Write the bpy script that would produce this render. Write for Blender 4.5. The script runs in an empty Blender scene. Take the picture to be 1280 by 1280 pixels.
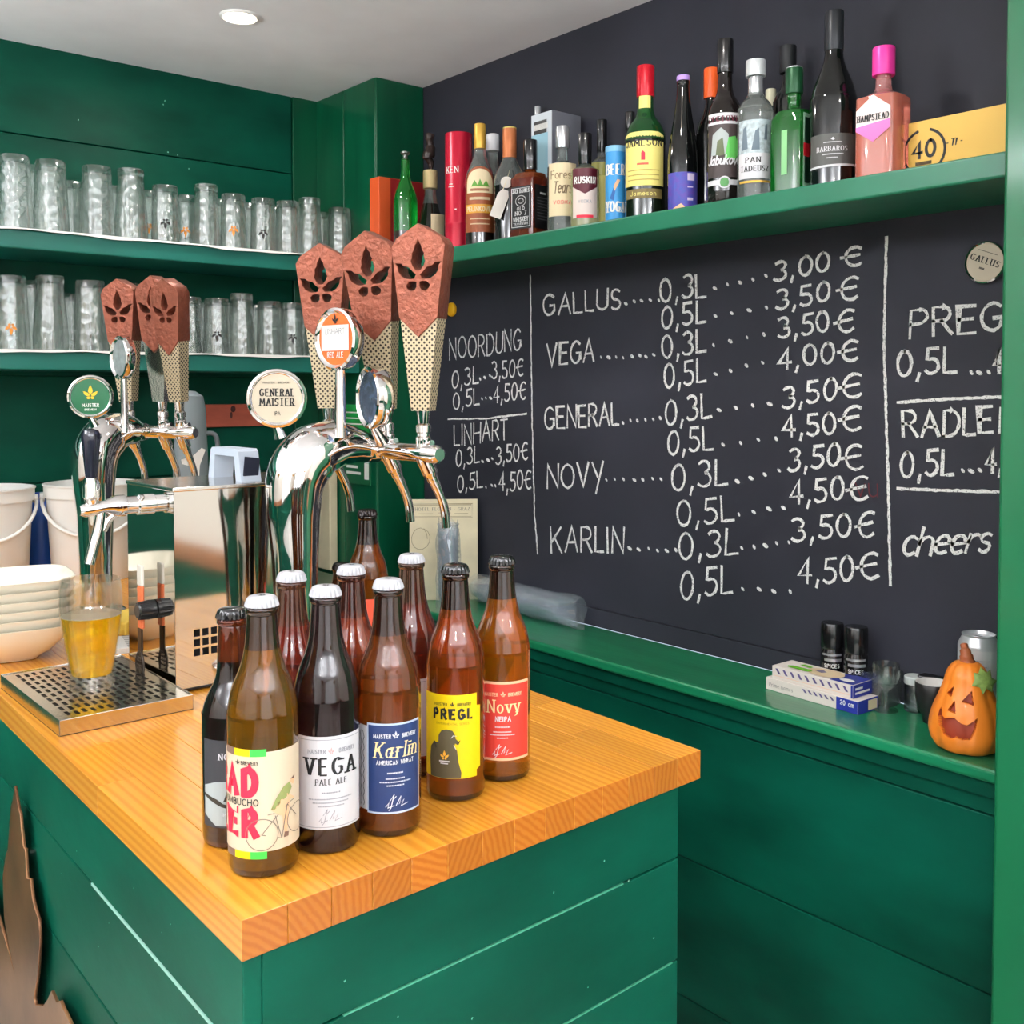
import bpy, bmesh, math, random
from mathutils import Vector, Matrix
random.seed(7)
C = bpy.context.scene.collection
PI = math.pi
# ------------------------------------------------------------------ camera
CAM = Vector((0, 0, 1.5)); HEAD = math.radians(40.1); PITCH = math.radians(2.0); FPX = 1295.0
FWD = Vector((math.sin(HEAD)*math.cos(PITCH), math.cos(HEAD)*math.cos(PITCH), -math.sin(PITCH)))
RGT = Vector((math.cos(HEAD), -math.sin(HEAD), 0)); UPV = RGT.cross(FWD)
cd = bpy.data.cameras.new('camera'); co = bpy.data.objects.new('camera', cd); C.objects.link(co)
cd.sensor_width = 36; cd.lens = FPX/1280*36; cd.shift_y = -110/1280; cd.clip_start = .02
m = Matrix((RGT, UPV, -FWD)).transposed().to_4x4(); m.translation = CAM; co.matrix_world = m
bpy.context.scene.camera = co
def on(ax, val, u, v):
    d = FWD + RGT*((u-640)/FPX) + UPV*((530-v)/FPX)
    return CAM + d*((val-CAM[ax])/d[ax])
def dep(p): return (Vector(p)-CAM).dot(FWD)
# ------------------------------------------------------------------ light and exposure
sc = bpy.context.scene
sc.view_settings.view_transform = 'Standard'; sc.view_settings.look = 'None'
sc.view_settings.exposure = -0.24; sc.view_settings.gamma = 1.0
sc.cycles.use_denoising = True; sc.cycles.max_bounces = 14; sc.cycles.transparent_max_bounces = 24
sc.cycles.transmission_bounces = 12; sc.cycles.sample_clamp_indirect = 6
w = bpy.data.worlds.new('world'); sc.world = w; w.use_nodes = True
w.node_tree.nodes['Background'].inputs[0].default_value = (.75, .85, 1, 1)
w.node_tree.nodes['Background'].inputs[1].default_value = 1.0
def area(name, loc, rot, sx, sy, power, col, shape='RECTANGLE', spread=PI):
    l = bpy.data.lights.new(name, 'AREA'); l.shape = shape; l.size = sx; l.size_y = sy
    l.energy = power; l.color = col; l.spread = spread
    o = bpy.data.objects.new(name, l); o.location = loc; o.rotation_euler = rot; C.objects.link(o); return o
CEIL = 2.385
LAMPS = [(1.114, 2.33), (1.13, 1.18), (1.13, 0.03), (1.13, -1.1), (-.35, 1.75), (-.35, .6), (-.35, -.6), (-1.6, 1.2), (-1.6, -.6)]
LAMP_W = 4.4
for i, (x, y) in enumerate(LAMPS):
    area('lamp_light', (x, y, CEIL-.035), (0, 0, 0), .07, .07, LAMP_W, (1, .95, .89), 'DISK')
# daylight through the windows of the room behind the camera
area('daylight_left', (-2.55, -.6, 1.5), (0, -PI/2, 0), 1.5, 2.4, 7, (.78, .9, 1))
area('daylight_rear', (-.6, -2.95, 1.5), (PI/2, 0, 0), 2.6, 1.5, 24, (.78, .9, 1))
FILL_UPL = [(-1.0, -.7), (-1.25, 1.7), (.55, -1.6)]  # unseen uplighters, added to brighten the ceiling
for x, y in FILL_UPL: area('added_uplighter_light', (x, y, 1.80), (PI, 0, 0), .3, .3, 165, (.93, .97, 1), 'DISK')
# ------------------------------------------------------------------ materials
def lin(c): return tuple((x/255/12.92 if x/255 <= .04045 else ((x/255+.055)/1.055)**2.4) for x in c)
MC = {}
def M(name, rgb=(200, 200, 200), rough=.5, metal=0., trans=0., ior=1.45, coat=0., var=0., vscale=8., stretch=(1, 1, 1), bump=0., bscale=60., col2=None, emit=0., alpha=1., rand=0., spec=.5, sss=0., coatr=.04):
    if name in MC: return MC[name]
    m = bpy.data.materials.new(name); m.use_nodes = True; nt = m.node_tree; N = nt.nodes; L = nt.links
    b = N['Principled BSDF']; c = lin(rgb)
    b.inputs['Base Color'].default_value = (*c, 1); b.inputs['Roughness'].default_value = rough
    b.inputs['Metallic'].default_value = metal; b.inputs['Transmission Weight'].default_value = trans
    b.inputs['IOR'].default_value = ior; b.inputs['Coat Weight'].default_value = coat; b.inputs['Coat Roughness'].default_value = coatr
    b.inputs['Alpha'].default_value = alpha; b.inputs['Specular IOR Level'].default_value = spec
    if emit: b.inputs['Emission Color'].default_value = (*c, 1); b.inputs['Emission Strength'].default_value = emit
    tc = mp = None
    if var or bump or rand:
        tc = N.new('ShaderNodeTexCoord'); mp = N.new('ShaderNodeMapping'); mp.inputs['Scale'].default_value = stretch
        oi = N.new('ShaderNodeObjectInfo')
        ad = N.new('ShaderNodeVectorMath'); ad.operation = 'ADD'
        mu = N.new('ShaderNodeMath'); mu.operation = 'MULTIPLY'; mu.inputs[1].default_value = 37.
        L.new(oi.outputs['Random'], mu.inputs[0]); L.new(tc.outputs['Object'], mp.inputs[0]); L.new(mp.outputs[0], ad.inputs[0])
        if rand: L.new(mu.outputs[0], ad.inputs[1])
        vec = ad.outputs[0]
    out = None
    if var:
        n = N.new('ShaderNodeTexNoise'); n.inputs['Scale'].default_value = vscale; n.inputs['Detail'].default_value = 5; L.new(vec, n.inputs[0])
        r = N.new('ShaderNodeValToRGB'); r.color_ramp.elements[0].position = .3; r.color_ramp.elements[1].position = .72
        a = col2 and lin(col2) or tuple(x*(1-var) for x in c); d = c if col2 else tuple(min(1, x*(1+var)) for x in c)
        r.color_ramp.elements[0].color = (*a, 1); r.color_ramp.elements[1].color = (*d, 1)
        L.new(n.outputs[0], r.inputs[0]); out = r.outputs[0]; L.new(out, b.inputs['Base Color'])
    if rand:
        hs = N.new('ShaderNodeHueSaturation'); mr = N.new('ShaderNodeMapRange')
        mr.inputs[3].default_value = 1-rand; mr.inputs[4].default_value = 1+rand
        L.new(oi.outputs['Random'], mr.inputs[0]); L.new(mr.outputs[0], hs.inputs['Value'])
        if out: L.new(out, hs.inputs['Color'])
        else: hs.inputs['Color'].default_value = (*c, 1)
        L.new(hs.outputs[0], b.inputs['Base Color'])
    if bump:
        n = N.new('ShaderNodeTexNoise'); n.inputs['Scale'].default_value = bscale; n.inputs['Detail'].default_value = 4; L.new(vec, n.inputs[0])
        bp = N.new('ShaderNodeBump'); bp.inputs['Strength'].default_value = bump; bp.inputs['Distance'].default_value = .004
        L.new(n.outputs[0], bp.inputs['Height']); L.new(bp.outputs[0], b.inputs['Normal'])
    MC[name] = m; return m
def wood(name, c1, c2, axis, rings=26., rough=.35, rand=.16, coat=.25):
    """solid wood: growth rings around a far axis that runs along `axis`, so the ends show rings"""
    if name in MC: return MC[name]
    m = bpy.data.materials.new(name); m.use_nodes = True; nt = m.node_tree; N = nt.nodes; L = nt.links; b = N['Principled BSDF']
    tc = N.new('ShaderNodeTexCoord'); oi = N.new('ShaderNodeObjectInfo'); mp = N.new('ShaderNodeMapping')
    s = [1, 1, 1]; s[axis] = .035; mp.inputs['Scale'].default_value = s
    cx = N.new('ShaderNodeCombineXYZ'); ml = N.new('ShaderNodeMath'); ml.operation = 'MULTIPLY_ADD'; ml.inputs[1].default_value = .9; ml.inputs[2].default_value = -.2
    L.new(oi.outputs['Random'], ml.inputs[0])
    k = (axis+1) % 3; L.new(ml.outputs[0], cx.inputs[k]); cx.inputs[(axis+2) % 3].default_value = .12
    ad = N.new('ShaderNodeVectorMath'); ad.operation = 'ADD'; L.new(tc.outputs['Object'], mp.inputs[0]); L.new(mp.outputs[0], ad.inputs[0]); L.new(cx.outputs[0], ad.inputs[1])
    wv = N.new('ShaderNodeTexWave'); wv.wave_type = 'RINGS'; wv.rings_direction = 'XYZ'[axis]; wv.inputs['Scale'].default_value = rings
    wv.inputs['Distortion'].default_value = 2.6; wv.inputs['Detail'].default_value = 3; wv.inputs['Detail Scale'].default_value = 2.2
    L.new(ad.outputs[0], wv.inputs[0])
    r = N.new('ShaderNodeValToRGB'); r.color_ramp.elements[0].color = (*lin(c1), 1); r.color_ramp.elements[1].color = (*lin(c2), 1)
    r.color_ramp.elements[0].position = .05; r.color_ramp.elements[1].position = .8
    L.new(wv.outputs[0], r.inputs[0])
    hs = N.new('ShaderNodeHueSaturation'); mr = N.new('ShaderNodeMapRange'); mr.inputs[3].default_value = 1-rand; mr.inputs[4].default_value = 1+rand
    L.new(oi.outputs['Random'], mr.inputs[0]); L.new(mr.outputs[0], hs.inputs['Value']); L.new(r.outputs[0], hs.inputs['Color'])
    # end grain soaks up more oil and stays darker than the long grain
    sx = N.new('ShaderNodeSeparateXYZ'); ab = N.new('ShaderNodeMath'); ab.operation = 'ABSOLUTE'; gt = N.new('ShaderNodeMath'); gt.operation = 'GREATER_THAN'; gt.inputs[1].default_value = .8
    eg = N.new('ShaderNodeMix'); eg.data_type = 'RGBA'; eg.blend_type = 'MULTIPLY'; eg.inputs[7].default_value = (.62, .46, .5, 1)
    L.new(tc.outputs['Normal'], sx.inputs[0]); L.new(sx.outputs[axis], ab.inputs[0]); L.new(ab.outputs[0], gt.inputs[0]); L.new(gt.outputs[0], eg.inputs[0]); L.new(hs.outputs[0], eg.inputs[6]); L.new(eg.outputs[2], b.inputs['Base Color'])
    b.inputs['Roughness'].default_value = rough; b.inputs['Coat Weight'].default_value = coat; b.inputs['Coat Roughness'].default_value = .2
    bp = N.new('ShaderNodeBump'); bp.inputs['Strength'].default_value = .06; bp.inputs['Distance'].default_value = .001
    L.new(wv.outputs[0], bp.inputs['Height']); L.new(bp.outputs[0], b.inputs['Normal'])
    MC[name] = m; return m
def glass_mat(name, rgb=(255, 255, 255), clear=.5, rough=0., ior=1.45, haze=0., milk=False):
    """drinking-glass: real refraction mixed with straight-through transparency (thin walls)"""
    if name in MC: return MC[name]
    m = bpy.data.materials.new(name); m.use_nodes = True; nt = m.node_tree; N = nt.nodes; L = nt.links
    N.remove(N['Principled BSDF']); c = (*lin(rgb), 1)
    g = N.new('ShaderNodeBsdfGlass'); g.inputs['Color'].default_value = c; g.inputs['Roughness'].default_value = rough; g.inputs['IOR'].default_value = ior
    t = N.new('ShaderNodeBsdfTransparent'); t.inputs[0].default_value = c
    x = N.new('ShaderNodeMixShader'); x.inputs[0].default_value = clear
    L.new(g.outputs[0], x.inputs[1]); L.new(t.outputs[0], x.inputs[2]); o = x.outputs[0]
    if haze:
        d = N.new('ShaderNodeBsdfDiffuse' if milk else 'ShaderNodeBsdfGlossy'); d.inputs[0].default_value = (.9, .95, 1, 1) if milk else (1, 1, 1, 1)
        if not milk: d.inputs['Roughness'].default_value = .13
        y = N.new('ShaderNodeMixShader'); y.inputs[0].default_value = haze; L.new(o, y.inputs[1]); L.new(d.outputs[0], y.inputs[2]); o = y.outputs[0]
    if milk:
        d = N.new('ShaderNodeBsdfGlossy'); d.inputs[0].default_value = (1, 1, 1, 1); d.inputs['Roughness'].default_value = .09; y = N.new('ShaderNodeMixShader'); y.inputs[0].default_value = .13; L.new(o, y.inputs[1]); L.new(d.outputs[0], y.inputs[2]); o = y.outputs[0]
    L.new(o, N['Material Output'].inputs[0])
    MC[name] = m; return m
GREEN_X = M('green_plank_paint', (3, 66, 50), .45, var=.34, vscale=3.5, stretch=(1, 1, 2.2), bump=.07, bscale=26, spec=.14, rand=.08)
GREEN_V = M('green_upright_paint', (4, 74, 48), .3, var=.22, vscale=5, stretch=(3, 3, .4), bump=.06, bscale=22, spec=.4, coat=.1, coatr=.2, rand=.06)
GREEN_L = M('green_shelf_paint', (22, 104, 76), .4, var=.14, vscale=6, stretch=(3, 1, 1), coat=.2, coatr=.2)
SLATE = M('slate_paint', (42, 43, 52), .62, var=.25, vscale=2.6, bump=.05, bscale=120, spec=.35)
CHROME = M('chrome', (232, 228, 226), .045, 1)
STEEL = M('brushed_steel', (214, 212, 208), .16, 1, bump=.05, bscale=220)
MIRROR = M('polished_steel', (206, 204, 198), .06, 1, bump=.012, bscale=9)
BLACK = M('black_plastic', (16, 16, 18), .3)
WHITE = M('white_paint', (236, 234, 230), .4)
GLASS = glass_mat('clear_glass', (252, 254, 253), .42, .0, 1.45, .05)
GLASSD = glass_mat('dimpled_glass', (253, 255, 254), .40, .0, 1.5, .09)
_n = GLASSD.node_tree.nodes; _l = GLASSD.node_tree.links; _t = _n.new('ShaderNodeTexCoord'); _v = _n.new('ShaderNodeTexVoronoi'); _v.inputs['Scale'].default_value = 70
_m = _n.new('ShaderNodeMapping'); _m.inputs['Scale'].default_value = (1, 1, .7); _b = _n.new('ShaderNodeBump'); _b.inputs['Strength'].default_value = .35; _b.inputs['Distance'].default_value = .004
_l.new(_t.outputs['Object'], _m.inputs[0]); _l.new(_m.outputs[0], _v.inputs['Vector']); _l.new(_v.outputs['Distance'], _b.inputs['Height'])
for _q in _n:
    if _q.type in ('BSDF_GLASS', 'BSDF_GLOSSY'): _l.new(_b.outputs[0], _q.inputs['Normal'])
# ------------------------------------------------------------------ mesh helpers
class MB:
    def __init__(s): s.v = []; s.f = []; s.mi = []; s.uv = {}
    def add(s, vs, fs, mi=0, mat=None):
        o = len(s.v)
        for p in vs:
            p = Vector(p); s.v.append(mat @ p if mat else p)
        for k, f in enumerate(fs): s.f.append(tuple(i+o for i in f)); s.mi.append(mi if isinstance(mi, int) else mi[k])
        return s
    def box(s, a, b, mi=0, mat=None):
        x0, y0, z0 = a; x1, y1, z1 = b
        return s.add([(x0, y0, z0), (x1, y0, z0), (x1, y1, z0), (x0, y1, z0), (x0, y0, z1), (x1, y0, z1), (x1, y1, z1), (x0, y1, z1)],
                     [(0, 3, 2, 1), (4, 5, 6, 7), (0, 1, 5, 4), (1, 2, 6, 5), (2, 3, 7, 6), (3, 0, 4, 7)], mi, mat)
    def rbox(s, a, b, r=.002, seg=2, mi=0, mat=None):
        bm = bmesh.new(); bmesh.ops.create_cube(bm, size=1)
        a = Vector(a); b = Vector(b); c = (a+b)/2; d = b-a
        for v in bm.verts: v.co = Vector((v.co.x*d.x, v.co.y*d.y, v.co.z*d.z))+c
        r = min(r, min(abs(d.x), abs(d.y), abs(d.z))*.49)
        bmesh.ops.bevel(bm, geom=bm.edges[:], offset=r, segments=seg, profile=.5, affect='EDGES')
        bm.verts.index_update()
        s.add([v.co.copy() for v in bm.verts], [[v.index for v in f.verts] for f in bm.faces], mi, mat); bm.free(); return s
    def lathe(s, prof, seg=32, mi=0, mat=None, close=True, pw=None, ax=1, ay=1, mz=None):
        """prof: (r, z) rows; pw: superellipse power or function(z); mz: material index by z"""
        vs = []; fs = []; ms = []
        for (r, z) in prof:
            p = pw(z) if callable(pw) else (pw or 2)
            for k in range(seg):
                a = 2*PI*k/seg; ca, sa = math.cos(a), math.sin(a)
                q = 1 if p == 2 else (abs(ca)**p+abs(sa)**p)**(-1/p)
                vs.append((r*q*ca*ax, r*q*sa*ay, z))
        for i in range(len(prof)-1):
            zz = (prof[i][1]+prof[i+1][1])/2
            for k in range(seg):
                a, b = i*seg+k, i*seg+(k+1) % seg
                fs.append((a, b, b+seg, a+seg)); ms.append(mz(zz) if mz else mi)
        if close:
            n = (len(prof)-1)*seg
            fs.append(tuple(range(seg))[::-1]); ms.append(mz(prof[0][1]) if mz else mi)
            fs.append(tuple(range(n, n+seg))); ms.append(mz(prof[-1][1]) if mz else mi)
        return s.add(vs, fs, ms, mat)
    def cyl(s, a, b, r, r2=None, seg=20, mi=0, mat=None):
        return s.tube([a, b], [r, r if r2 is None else r2], seg, mi, mat)
    def tube(s, pts, rad, seg=14, mi=0, mat=None, flat=None, cap=True):
        pts = [Vector(p) for p in pts]; n = len(pts)
        if not hasattr(rad, '__len__'): rad = [rad]*n
        vs = []; up = None
        for i, p in enumerate(pts):
            t = ((pts[i+1]-p) if i == 0 else (p-pts[i-1]) if i == n-1 else (pts[i+1]-pts[i-1])).normalized()
            if up is None:
                up = Vector((0, 0, 1)) if abs(t.z) < .9 else Vector((0, 1, 0))
            sd = t.cross(up).normalized(); up = sd.cross(t).normalized()
            for k in range(seg):
                a = 2*PI*k/seg
                vs.append(p+(sd*math.cos(a)*(flat or 1)+up*math.sin(a))*rad[i])
        fs = [(i*seg+k, i*seg+(k+1) % seg, (i+1)*seg+(k+1) % seg, (i+1)*seg+k) for i in range(n-1) for k in range(seg)]
        if cap: fs += [tuple(range(seg))[::-1], tuple(range((n-1)*seg, n*seg))]
        return s.add(vs, fs, mi, mat)
    def prism(s, poly, z0, z1, mi=0, mat=None):
        n = len(poly)
        vs = [(x, y, z0) for x, y in poly]+[(x, y, z1) for x, y in poly]
        return s.add(vs, [tuple(range(n))[::-1], tuple(range(n, 2*n))]+[(i, (i+1) % n, n+(i+1) % n, n+i) for i in range(n)], mi, mat)
    def build(s, name, mats, parent=None, smooth=None, loc=None):
        me = bpy.data.meshes.new(name); me.from_pydata([tuple(v) for v in s.v], [], s.f)
        for q in (mats if isinstance(mats, (list, tuple)) else [mats]): me.materials.append(q)
        me.polygons.foreach_set('material_index', s.mi)
        bm = bmesh.new(); bm.from_mesh(me); bmesh.ops.recalc_face_normals(bm, faces=bm.faces); bm.to_mesh(me); bm.free()
        if smooth:
            me.polygons.foreach_set('use_smooth', [True]*len(me.polygons)); me.set_sharp_from_angle(angle=smooth)
        o = bpy.data.objects.new(name, me); C.objects.link(o)
        if parent: o.parent = parent
        if loc is not None: o.location = loc
        return o
SM = .7
def thing(name, label, cat, loc=(0, 0, 0), rz=0, group=None):
    o = bpy.data.objects.new(name, None); C.objects.link(o); o.location = loc; o.rotation_euler = (0, 0, rz)
    o.empty_display_size = .05; return tag(o, label, cat, group)
def tag(o, label, cat, group=None):
    o['label'] = label; o['category'] = cat
    if group: o['group'] = group
    return o
def struct(o): o['kind'] = 'structure'; return o
def stuff(o): o['kind'] = 'stuff'; return o
def lab(o, t): o['label'] = t; return o
def cut(name, outer, holes, z0, z1, mat, parent=None, bev=0, xf=None):
    """flat shape with real holes, given thickness from z0 to z1"""
    cu = bpy.data.curves.new(name, 'CURVE'); cu.dimensions = '2D'; cu.fill_mode = 'BOTH'; cu.extrude = (z1-z0)/2-bev; cu.bevel_depth = bev; cu.bevel_resolution = 1
    for poly in [outer]+holes:
        sp = cu.splines.new('POLY'); sp.points.add(len(poly)-1); sp.use_cyclic_u = True
        for i, (x, y) in enumerate(poly): sp.points[i].co = (x, y, 0, 1)
    t = bpy.data.objects.new('t', cu); C.objects.link(t)
    dg = bpy.context.evaluated_depsgraph_get(); me = bpy.data.meshes.new_from_object(t.evaluated_get(dg))
    bpy.data.objects.remove(t); bpy.data.curves.remove(cu)
    me.name = name; T = Matrix.Translation((0, 0, (z0+z1)/2)); me.transform((xf or Matrix()) @ T)
    me.materials.clear(); me.materials.append(mat)
    o = bpy.data.objects.new(name, me); C.objects.link(o)
    if parent: o.parent = parent
    return o
def smooth_path(pts, n=6):
    out = []; P = [Vector(p) for p in pts]
    for i in range(len(P)-1):
        a, b, c, d = P[max(i-1, 0)], P[i], P[i+1], P[min(i+2, len(P)-1)]
        for k in range(n):
            t = k/n; out.append(.5*((2*b)+(c-a)*t+(2*a-5*b+4*c-d)*t*t+(3*b-a-3*c+d)*t**3))
    return out+[P[-1]]
def copy_tree(o, parent=None):
    c = o.copy(); C.objects.link(c); c.parent = parent
    for ch in list(o.children): copy_tree(ch, c)
    return c
# ------------------------------------------------------------------ lettering: strokes laid on a surface
def arc(cx, cy, rx, ry, a0, a1, n=9): return [(cx+rx*math.cos(math.radians(a0+(a1-a0)*i/n)), cy+ry*math.sin(math.radians(a0+(a1-a0)*i/n))) for i in range(n+1)]
G = {
 'A': (.66, [[(0, 0), (.33, 1), (.66, 0)], [(.13, .36), (.53, .36)]]),
 'B': (.56, [[(0, 0), (0, 1), (.3, 1)]+arc(.3, .76, .2, .24, 90, -90, 6)+[(0, .52)], [(.3, .52)]+arc(.3, .26, .25, .26, 90, -90, 6)+[(0, 0)]]),
 'C': (.6, [arc(.34, .5, .34, .5, 48, 312, 14)]),
 'D': (.62, [[(0, 0), (0, 1), (.22, 1)]+arc(.22, .5, .4, .5, 90, -90, 10)+[(0, 0)]]),
 'E': (.5, [[(.5, 1), (0, 1), (0, 0), (.5, 0)], [(0, .52), (.42, .52)]]),
 'F': (.48, [[(.48, 1), (0, 1), (0, 0)], [(0, .52), (.4, .52)]]),
 'G': (.66, [arc(.34, .5, .34, .5, 48, 318, 13)+[(.62, .16), (.62, .46), (.38, .46)]]),
 'H': (.6, [[(0, 0), (0, 1)], [(.6, 0), (.6, 1)], [(0, .5), (.6, .5)]]),
 'I': (.06, [[(.03, 0), (.03, 1)]]),
 'J': (.4, [[(.4, 1), (.4, .25)]+arc(.2, .22, .2, .22, 0, -170, 8)]),
 'K': (.56, [[(0, 0), (0, 1)], [(.54, 1), (.03, .42)], [(.2, .6), (.56, 0)]]),
 'L': (.44, [[(0, 1), (0, 0), (.44, 0)]]),
 'M': (.76, [[(0, 0), (.06, 1), (.38, .25), (.7, 1), (.76, 0)]]),
 'N': (.6, [[(0, 0), (0, 1), (.6, 0), (.6, 1)]]),
 'O': (.7, [arc(.35, .5, .35, .5, 90, 450, 18)]),
 'P': (.52, [[(0, 0), (0, 1), (.26, 1)]+arc(.26, .74, .25, .26, 90, -90, 7)+[(0, .48)]]),
 'Q': (.7, [arc(.35, .5, .35, .5, 90, 450, 18), [(.42, .22), (.7, -.06)]]),
 'R': (.56, [[(0, 0), (0, 1), (.28, 1)]+arc(.28, .75, .24, .25, 90, -90, 7)+[(0, .5)], [(.24, .5), (.56, 0)]]),
 'S': (.5, [arc(.25, .75, .23, .25, 35, 270, 9)+arc(.25, .25, .25, .25, 90, -145, 9)]),
 'T': (.56, [[(0, 1), (.56, 1)], [(.28, 1), (.28, 0)]]),
 'U': (.58, [[(0, 1), (0, .3)]+arc(.29, .29, .29, .29, 180, 360, 9)+[(.58, 1)]]),
 'V': (.62, [[(0, 1), (.31, 0), (.62, 1)]]),
 'W': (.86, [[(0, 1), (.2, 0), (.43, .8), (.66, 0), (.86, 1)]]),
 'X': (.56, [[(0, 0), (.56, 1)], [(0, 1), (.56, 0)]]),
 'Y': (.58, [[(0, 1), (.29, .48), (.58, 1)], [(.29, .48), (.29, 0)]]),
 '~': (.6, [[(0, 1), (.28, .42)], [(.6, 1.05), (.2, -.3)]]),
 'y': (.5, [[(0, .66), (.25, .02)], [(.5, .66), (.2, -.2), (.02, -.26)]]),
 'Z': (.54, [[(0, 1), (.54, 1), (0, 0), (.54, 0)]]),
 '0': (.5, [arc(.25, .5, .25, .5, 90, 450, 16)]),
 '1': (.24, [[(0, .78), (.2, 1), (.2, 0)]]),
 '2': (.48, [arc(.24, .74, .23, .26, 160, -30, 7)+[(0, 0), (.48, 0)]]),
 '3': (.46, [arc(.2, .77, .22, .23, 140, -80, 8)+arc(.2, .27, .26, .27, 80, -145, 9)]),
 '4': (.5, [[(.36, 0), (.36, 1), (0, .32), (.5, .32)]]),
 '5': (.46, [[(.44, 1), (.08, 1), (.04, .56)]+arc(.2, .3, .26, .3, 110, -140, 10)]),
 '7': (.46, [[(0, 1), (.46, 1), (.14, 0)]]),
 '6': (.48, [[(.4, .98), (.1, .55)]+arc(.24, .28, .24, .28, 160, -200, 14)]),
 '8': (.46, [arc(.23, .75, .2, .25, 270, 630, 12), arc(.23, .25, .23, .25, 90, 450, 12)]),
 '9': (.48, [arc(.24, .7, .22, .28, 0, 360, 12), [(.46, .7), (.4, 0)]]),
 ',': (.14, [[(.09, .08), (.02, -.2)]]),
 '.': (.1, [[(.03, .03), (.09, .05)]]),
 '-': (.3, [[(0, .45), (.3, .45)]]),
 'e': (.46, [[(.02, .33), (.44, .37)]+arc(.23, .33, .22, .33, 10, 310, 10)]),
 'a': (.54, [arc(.21, .32, .2, .32, 50, 360, 10), [(.42, .66), (.42, .06), (.48, 0)]]),
 'b': (.46, [[(0, 1), (0, 0)], arc(.22, .32, .22, .32, 180, -170, 12)]),
 'c': (.42, [arc(.23, .33, .22, .33, 50, 310, 10)]),
 'd': (.46, [arc(.22, .32, .2, .32, 20, 340, 10), [(.43, 1), (.43, 0)]]),
 'h': (.46, [[(0, 1), (0, 0)], [(0, .4)]+arc(.22, .42, .21, .24, 160, 0, 6)+[(.44, 0)]]),
 'i': (.06, [[(.03, .66), (.03, 0)], [(.01, .88), (.05, .9)]]),
 'l': (.06, [[(.03, 1), (.03, 0)]]),
 'm': (.7, [[(0, .66), (0, 0)], [(0, .45)]+arc(.17, .44, .16, .22, 160, 0, 5)+[(.34, 0)], [(.34, .45)]+arc(.52, .44, .16, .22, 160, 0, 5)+[(.69, 0)]]),
 'n': (.46, [[(0, .66), (0, 0)], [(0, .4)]+arc(.22, .42, .21, .24, 160, 0, 6)+[(.44, 0)]]),
 'o': (.48, [arc(.24, .33, .23, .33, 90, 450, 14)]),
 'p': (.46, [[(0, .66), (0, -.3)], arc(.22, .32, .22, .32, 180, -170, 12)]),
 'g': (.46, [arc(.22, .32, .2, .32, 20, 340, 10), [(.43, .66), (.43, -.1), (.2, -.3), (.02, -.2)]]),
 'r': (.32, [[(0, .66), (0, 0)], [(0, .38)]+arc(.2, .42, .19, .24, 160, 50, 4)]),
 's': (.36, [arc(.18, .5, .16, .16, 40, 270, 6)+arc(.18, .17, .17, .17, 90, -140, 6)]),
 't': (.34, [[(.12, .95), (.12, .1), (.2, 0), (.32, .04)], [(0, .66), (.32, .66)]]),
 'u': (.46, [[(0, .66), (0, .2)]+arc(.21, .2, .21, .2, 180, 350, 6)+[(.43, .2)], [(.43, .66), (.43, 0)]]),
 'v': (.46, [[(0, .66), (.23, 0), (.46, .66)]]),
 'k': (.44, [[(0, 1), (0, 0)], [(.4, .66), (.02, .28)], [(.14, .4), (.44, 0)]]),
 '€': (.62, [arc(.4, .5, .3, .5, 55, 305, 12), [(-.04, .50), (.52, .56)]]),
 ' ': (.3, []),
}
def strokes(txt, h, gap=.16, italic=0, width=None):
    """polylines in metres (or pixels) from the left end of the baseline, and their total width"""
    x = 0; out = []
    for ch in txt:
        wd, ps = G.get(ch, G.get(ch.upper(), G[' ']))
        out.append([[(x+px+py*italic, py) for px, py in p] for p in ps]); x += wd+gap
    tot = max(x-gap, .01); k = (width/tot) if width else h
    return [[[(px*k, py*h) for px, py in p] for p in g] for g in out], tot*k
def sweep(mb, pl, mp, sw, style='sans', thin=None, mi=0):
    thin = thin or sw*.5
    def quad(ps): 
        o = len(mb.v); mb.v += [Vector(mp(*p)) for p in ps]; mb.f.append(tuple(range(o, o+len(ps)))); mb.mi.append(mi)
    if style == 'serif':
        for a, b in zip(pl, pl[1:]):
            quad([(a[0]-sw/2, a[1]), (a[0]+sw/2, a[1]), (b[0]+sw/2, b[1]), (b[0]-sw/2, b[1])]) if abs(a[1]-b[1]) > 1e-9 else None
            quad([(a[0], a[1]-thin/2), (b[0], b[1]-thin/2), (b[0], b[1]+thin/2), (a[0], a[1]+thin/2)]) if abs(a[0]-b[0]) > 1e-9 else None
        for e, f in ((pl[0], pl[1]), (pl[-1], pl[-2])):
            if abs(e[1]-f[1]) > abs(e[0]-f[0])*.5: quad([(e[0]-sw*1.1, e[1]-thin/2), (e[0]+sw*1.1, e[1]-thin/2), (e[0]+sw*1.1, e[1]+thin/2), (e[0]-sw*1.1, e[1]+thin/2)])
    else:
        n = len(pl); L_ = []; R_ = []
        for i, p in enumerate(pl):
            a = pl[max(i-1, 0)]; b = pl[min(i+1, n-1)]
            d = Vector((b[0]-a[0], b[1]-a[1])); 
            if d.length < 1e-9: d = Vector((1, 0))
            d.normalize(); k = 1.
            if 0 < i < n-1:
                d1 = Vector((p[0]-a[0], p[1]-a[1])).normalized(); k = 1/max(.5, abs(d1.dot(d)))
            hw = sw/2*k*(1 if style == 'sans' else random.uniform(.7, 1.15))
            e = d*sw*.4*(-1 if i == 0 else 1 if i == n-1 else 0)
            L_.append((p[0]-d.y*hw+e.x, p[1]+d.x*hw+e.y)); R_.append((p[0]+d.y*hw+e.x, p[1]-d.x*hw+e.y))
        for i in range(n-1): quad([L_[i], L_[i+1], R_[i+1], R_[i]])
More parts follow.
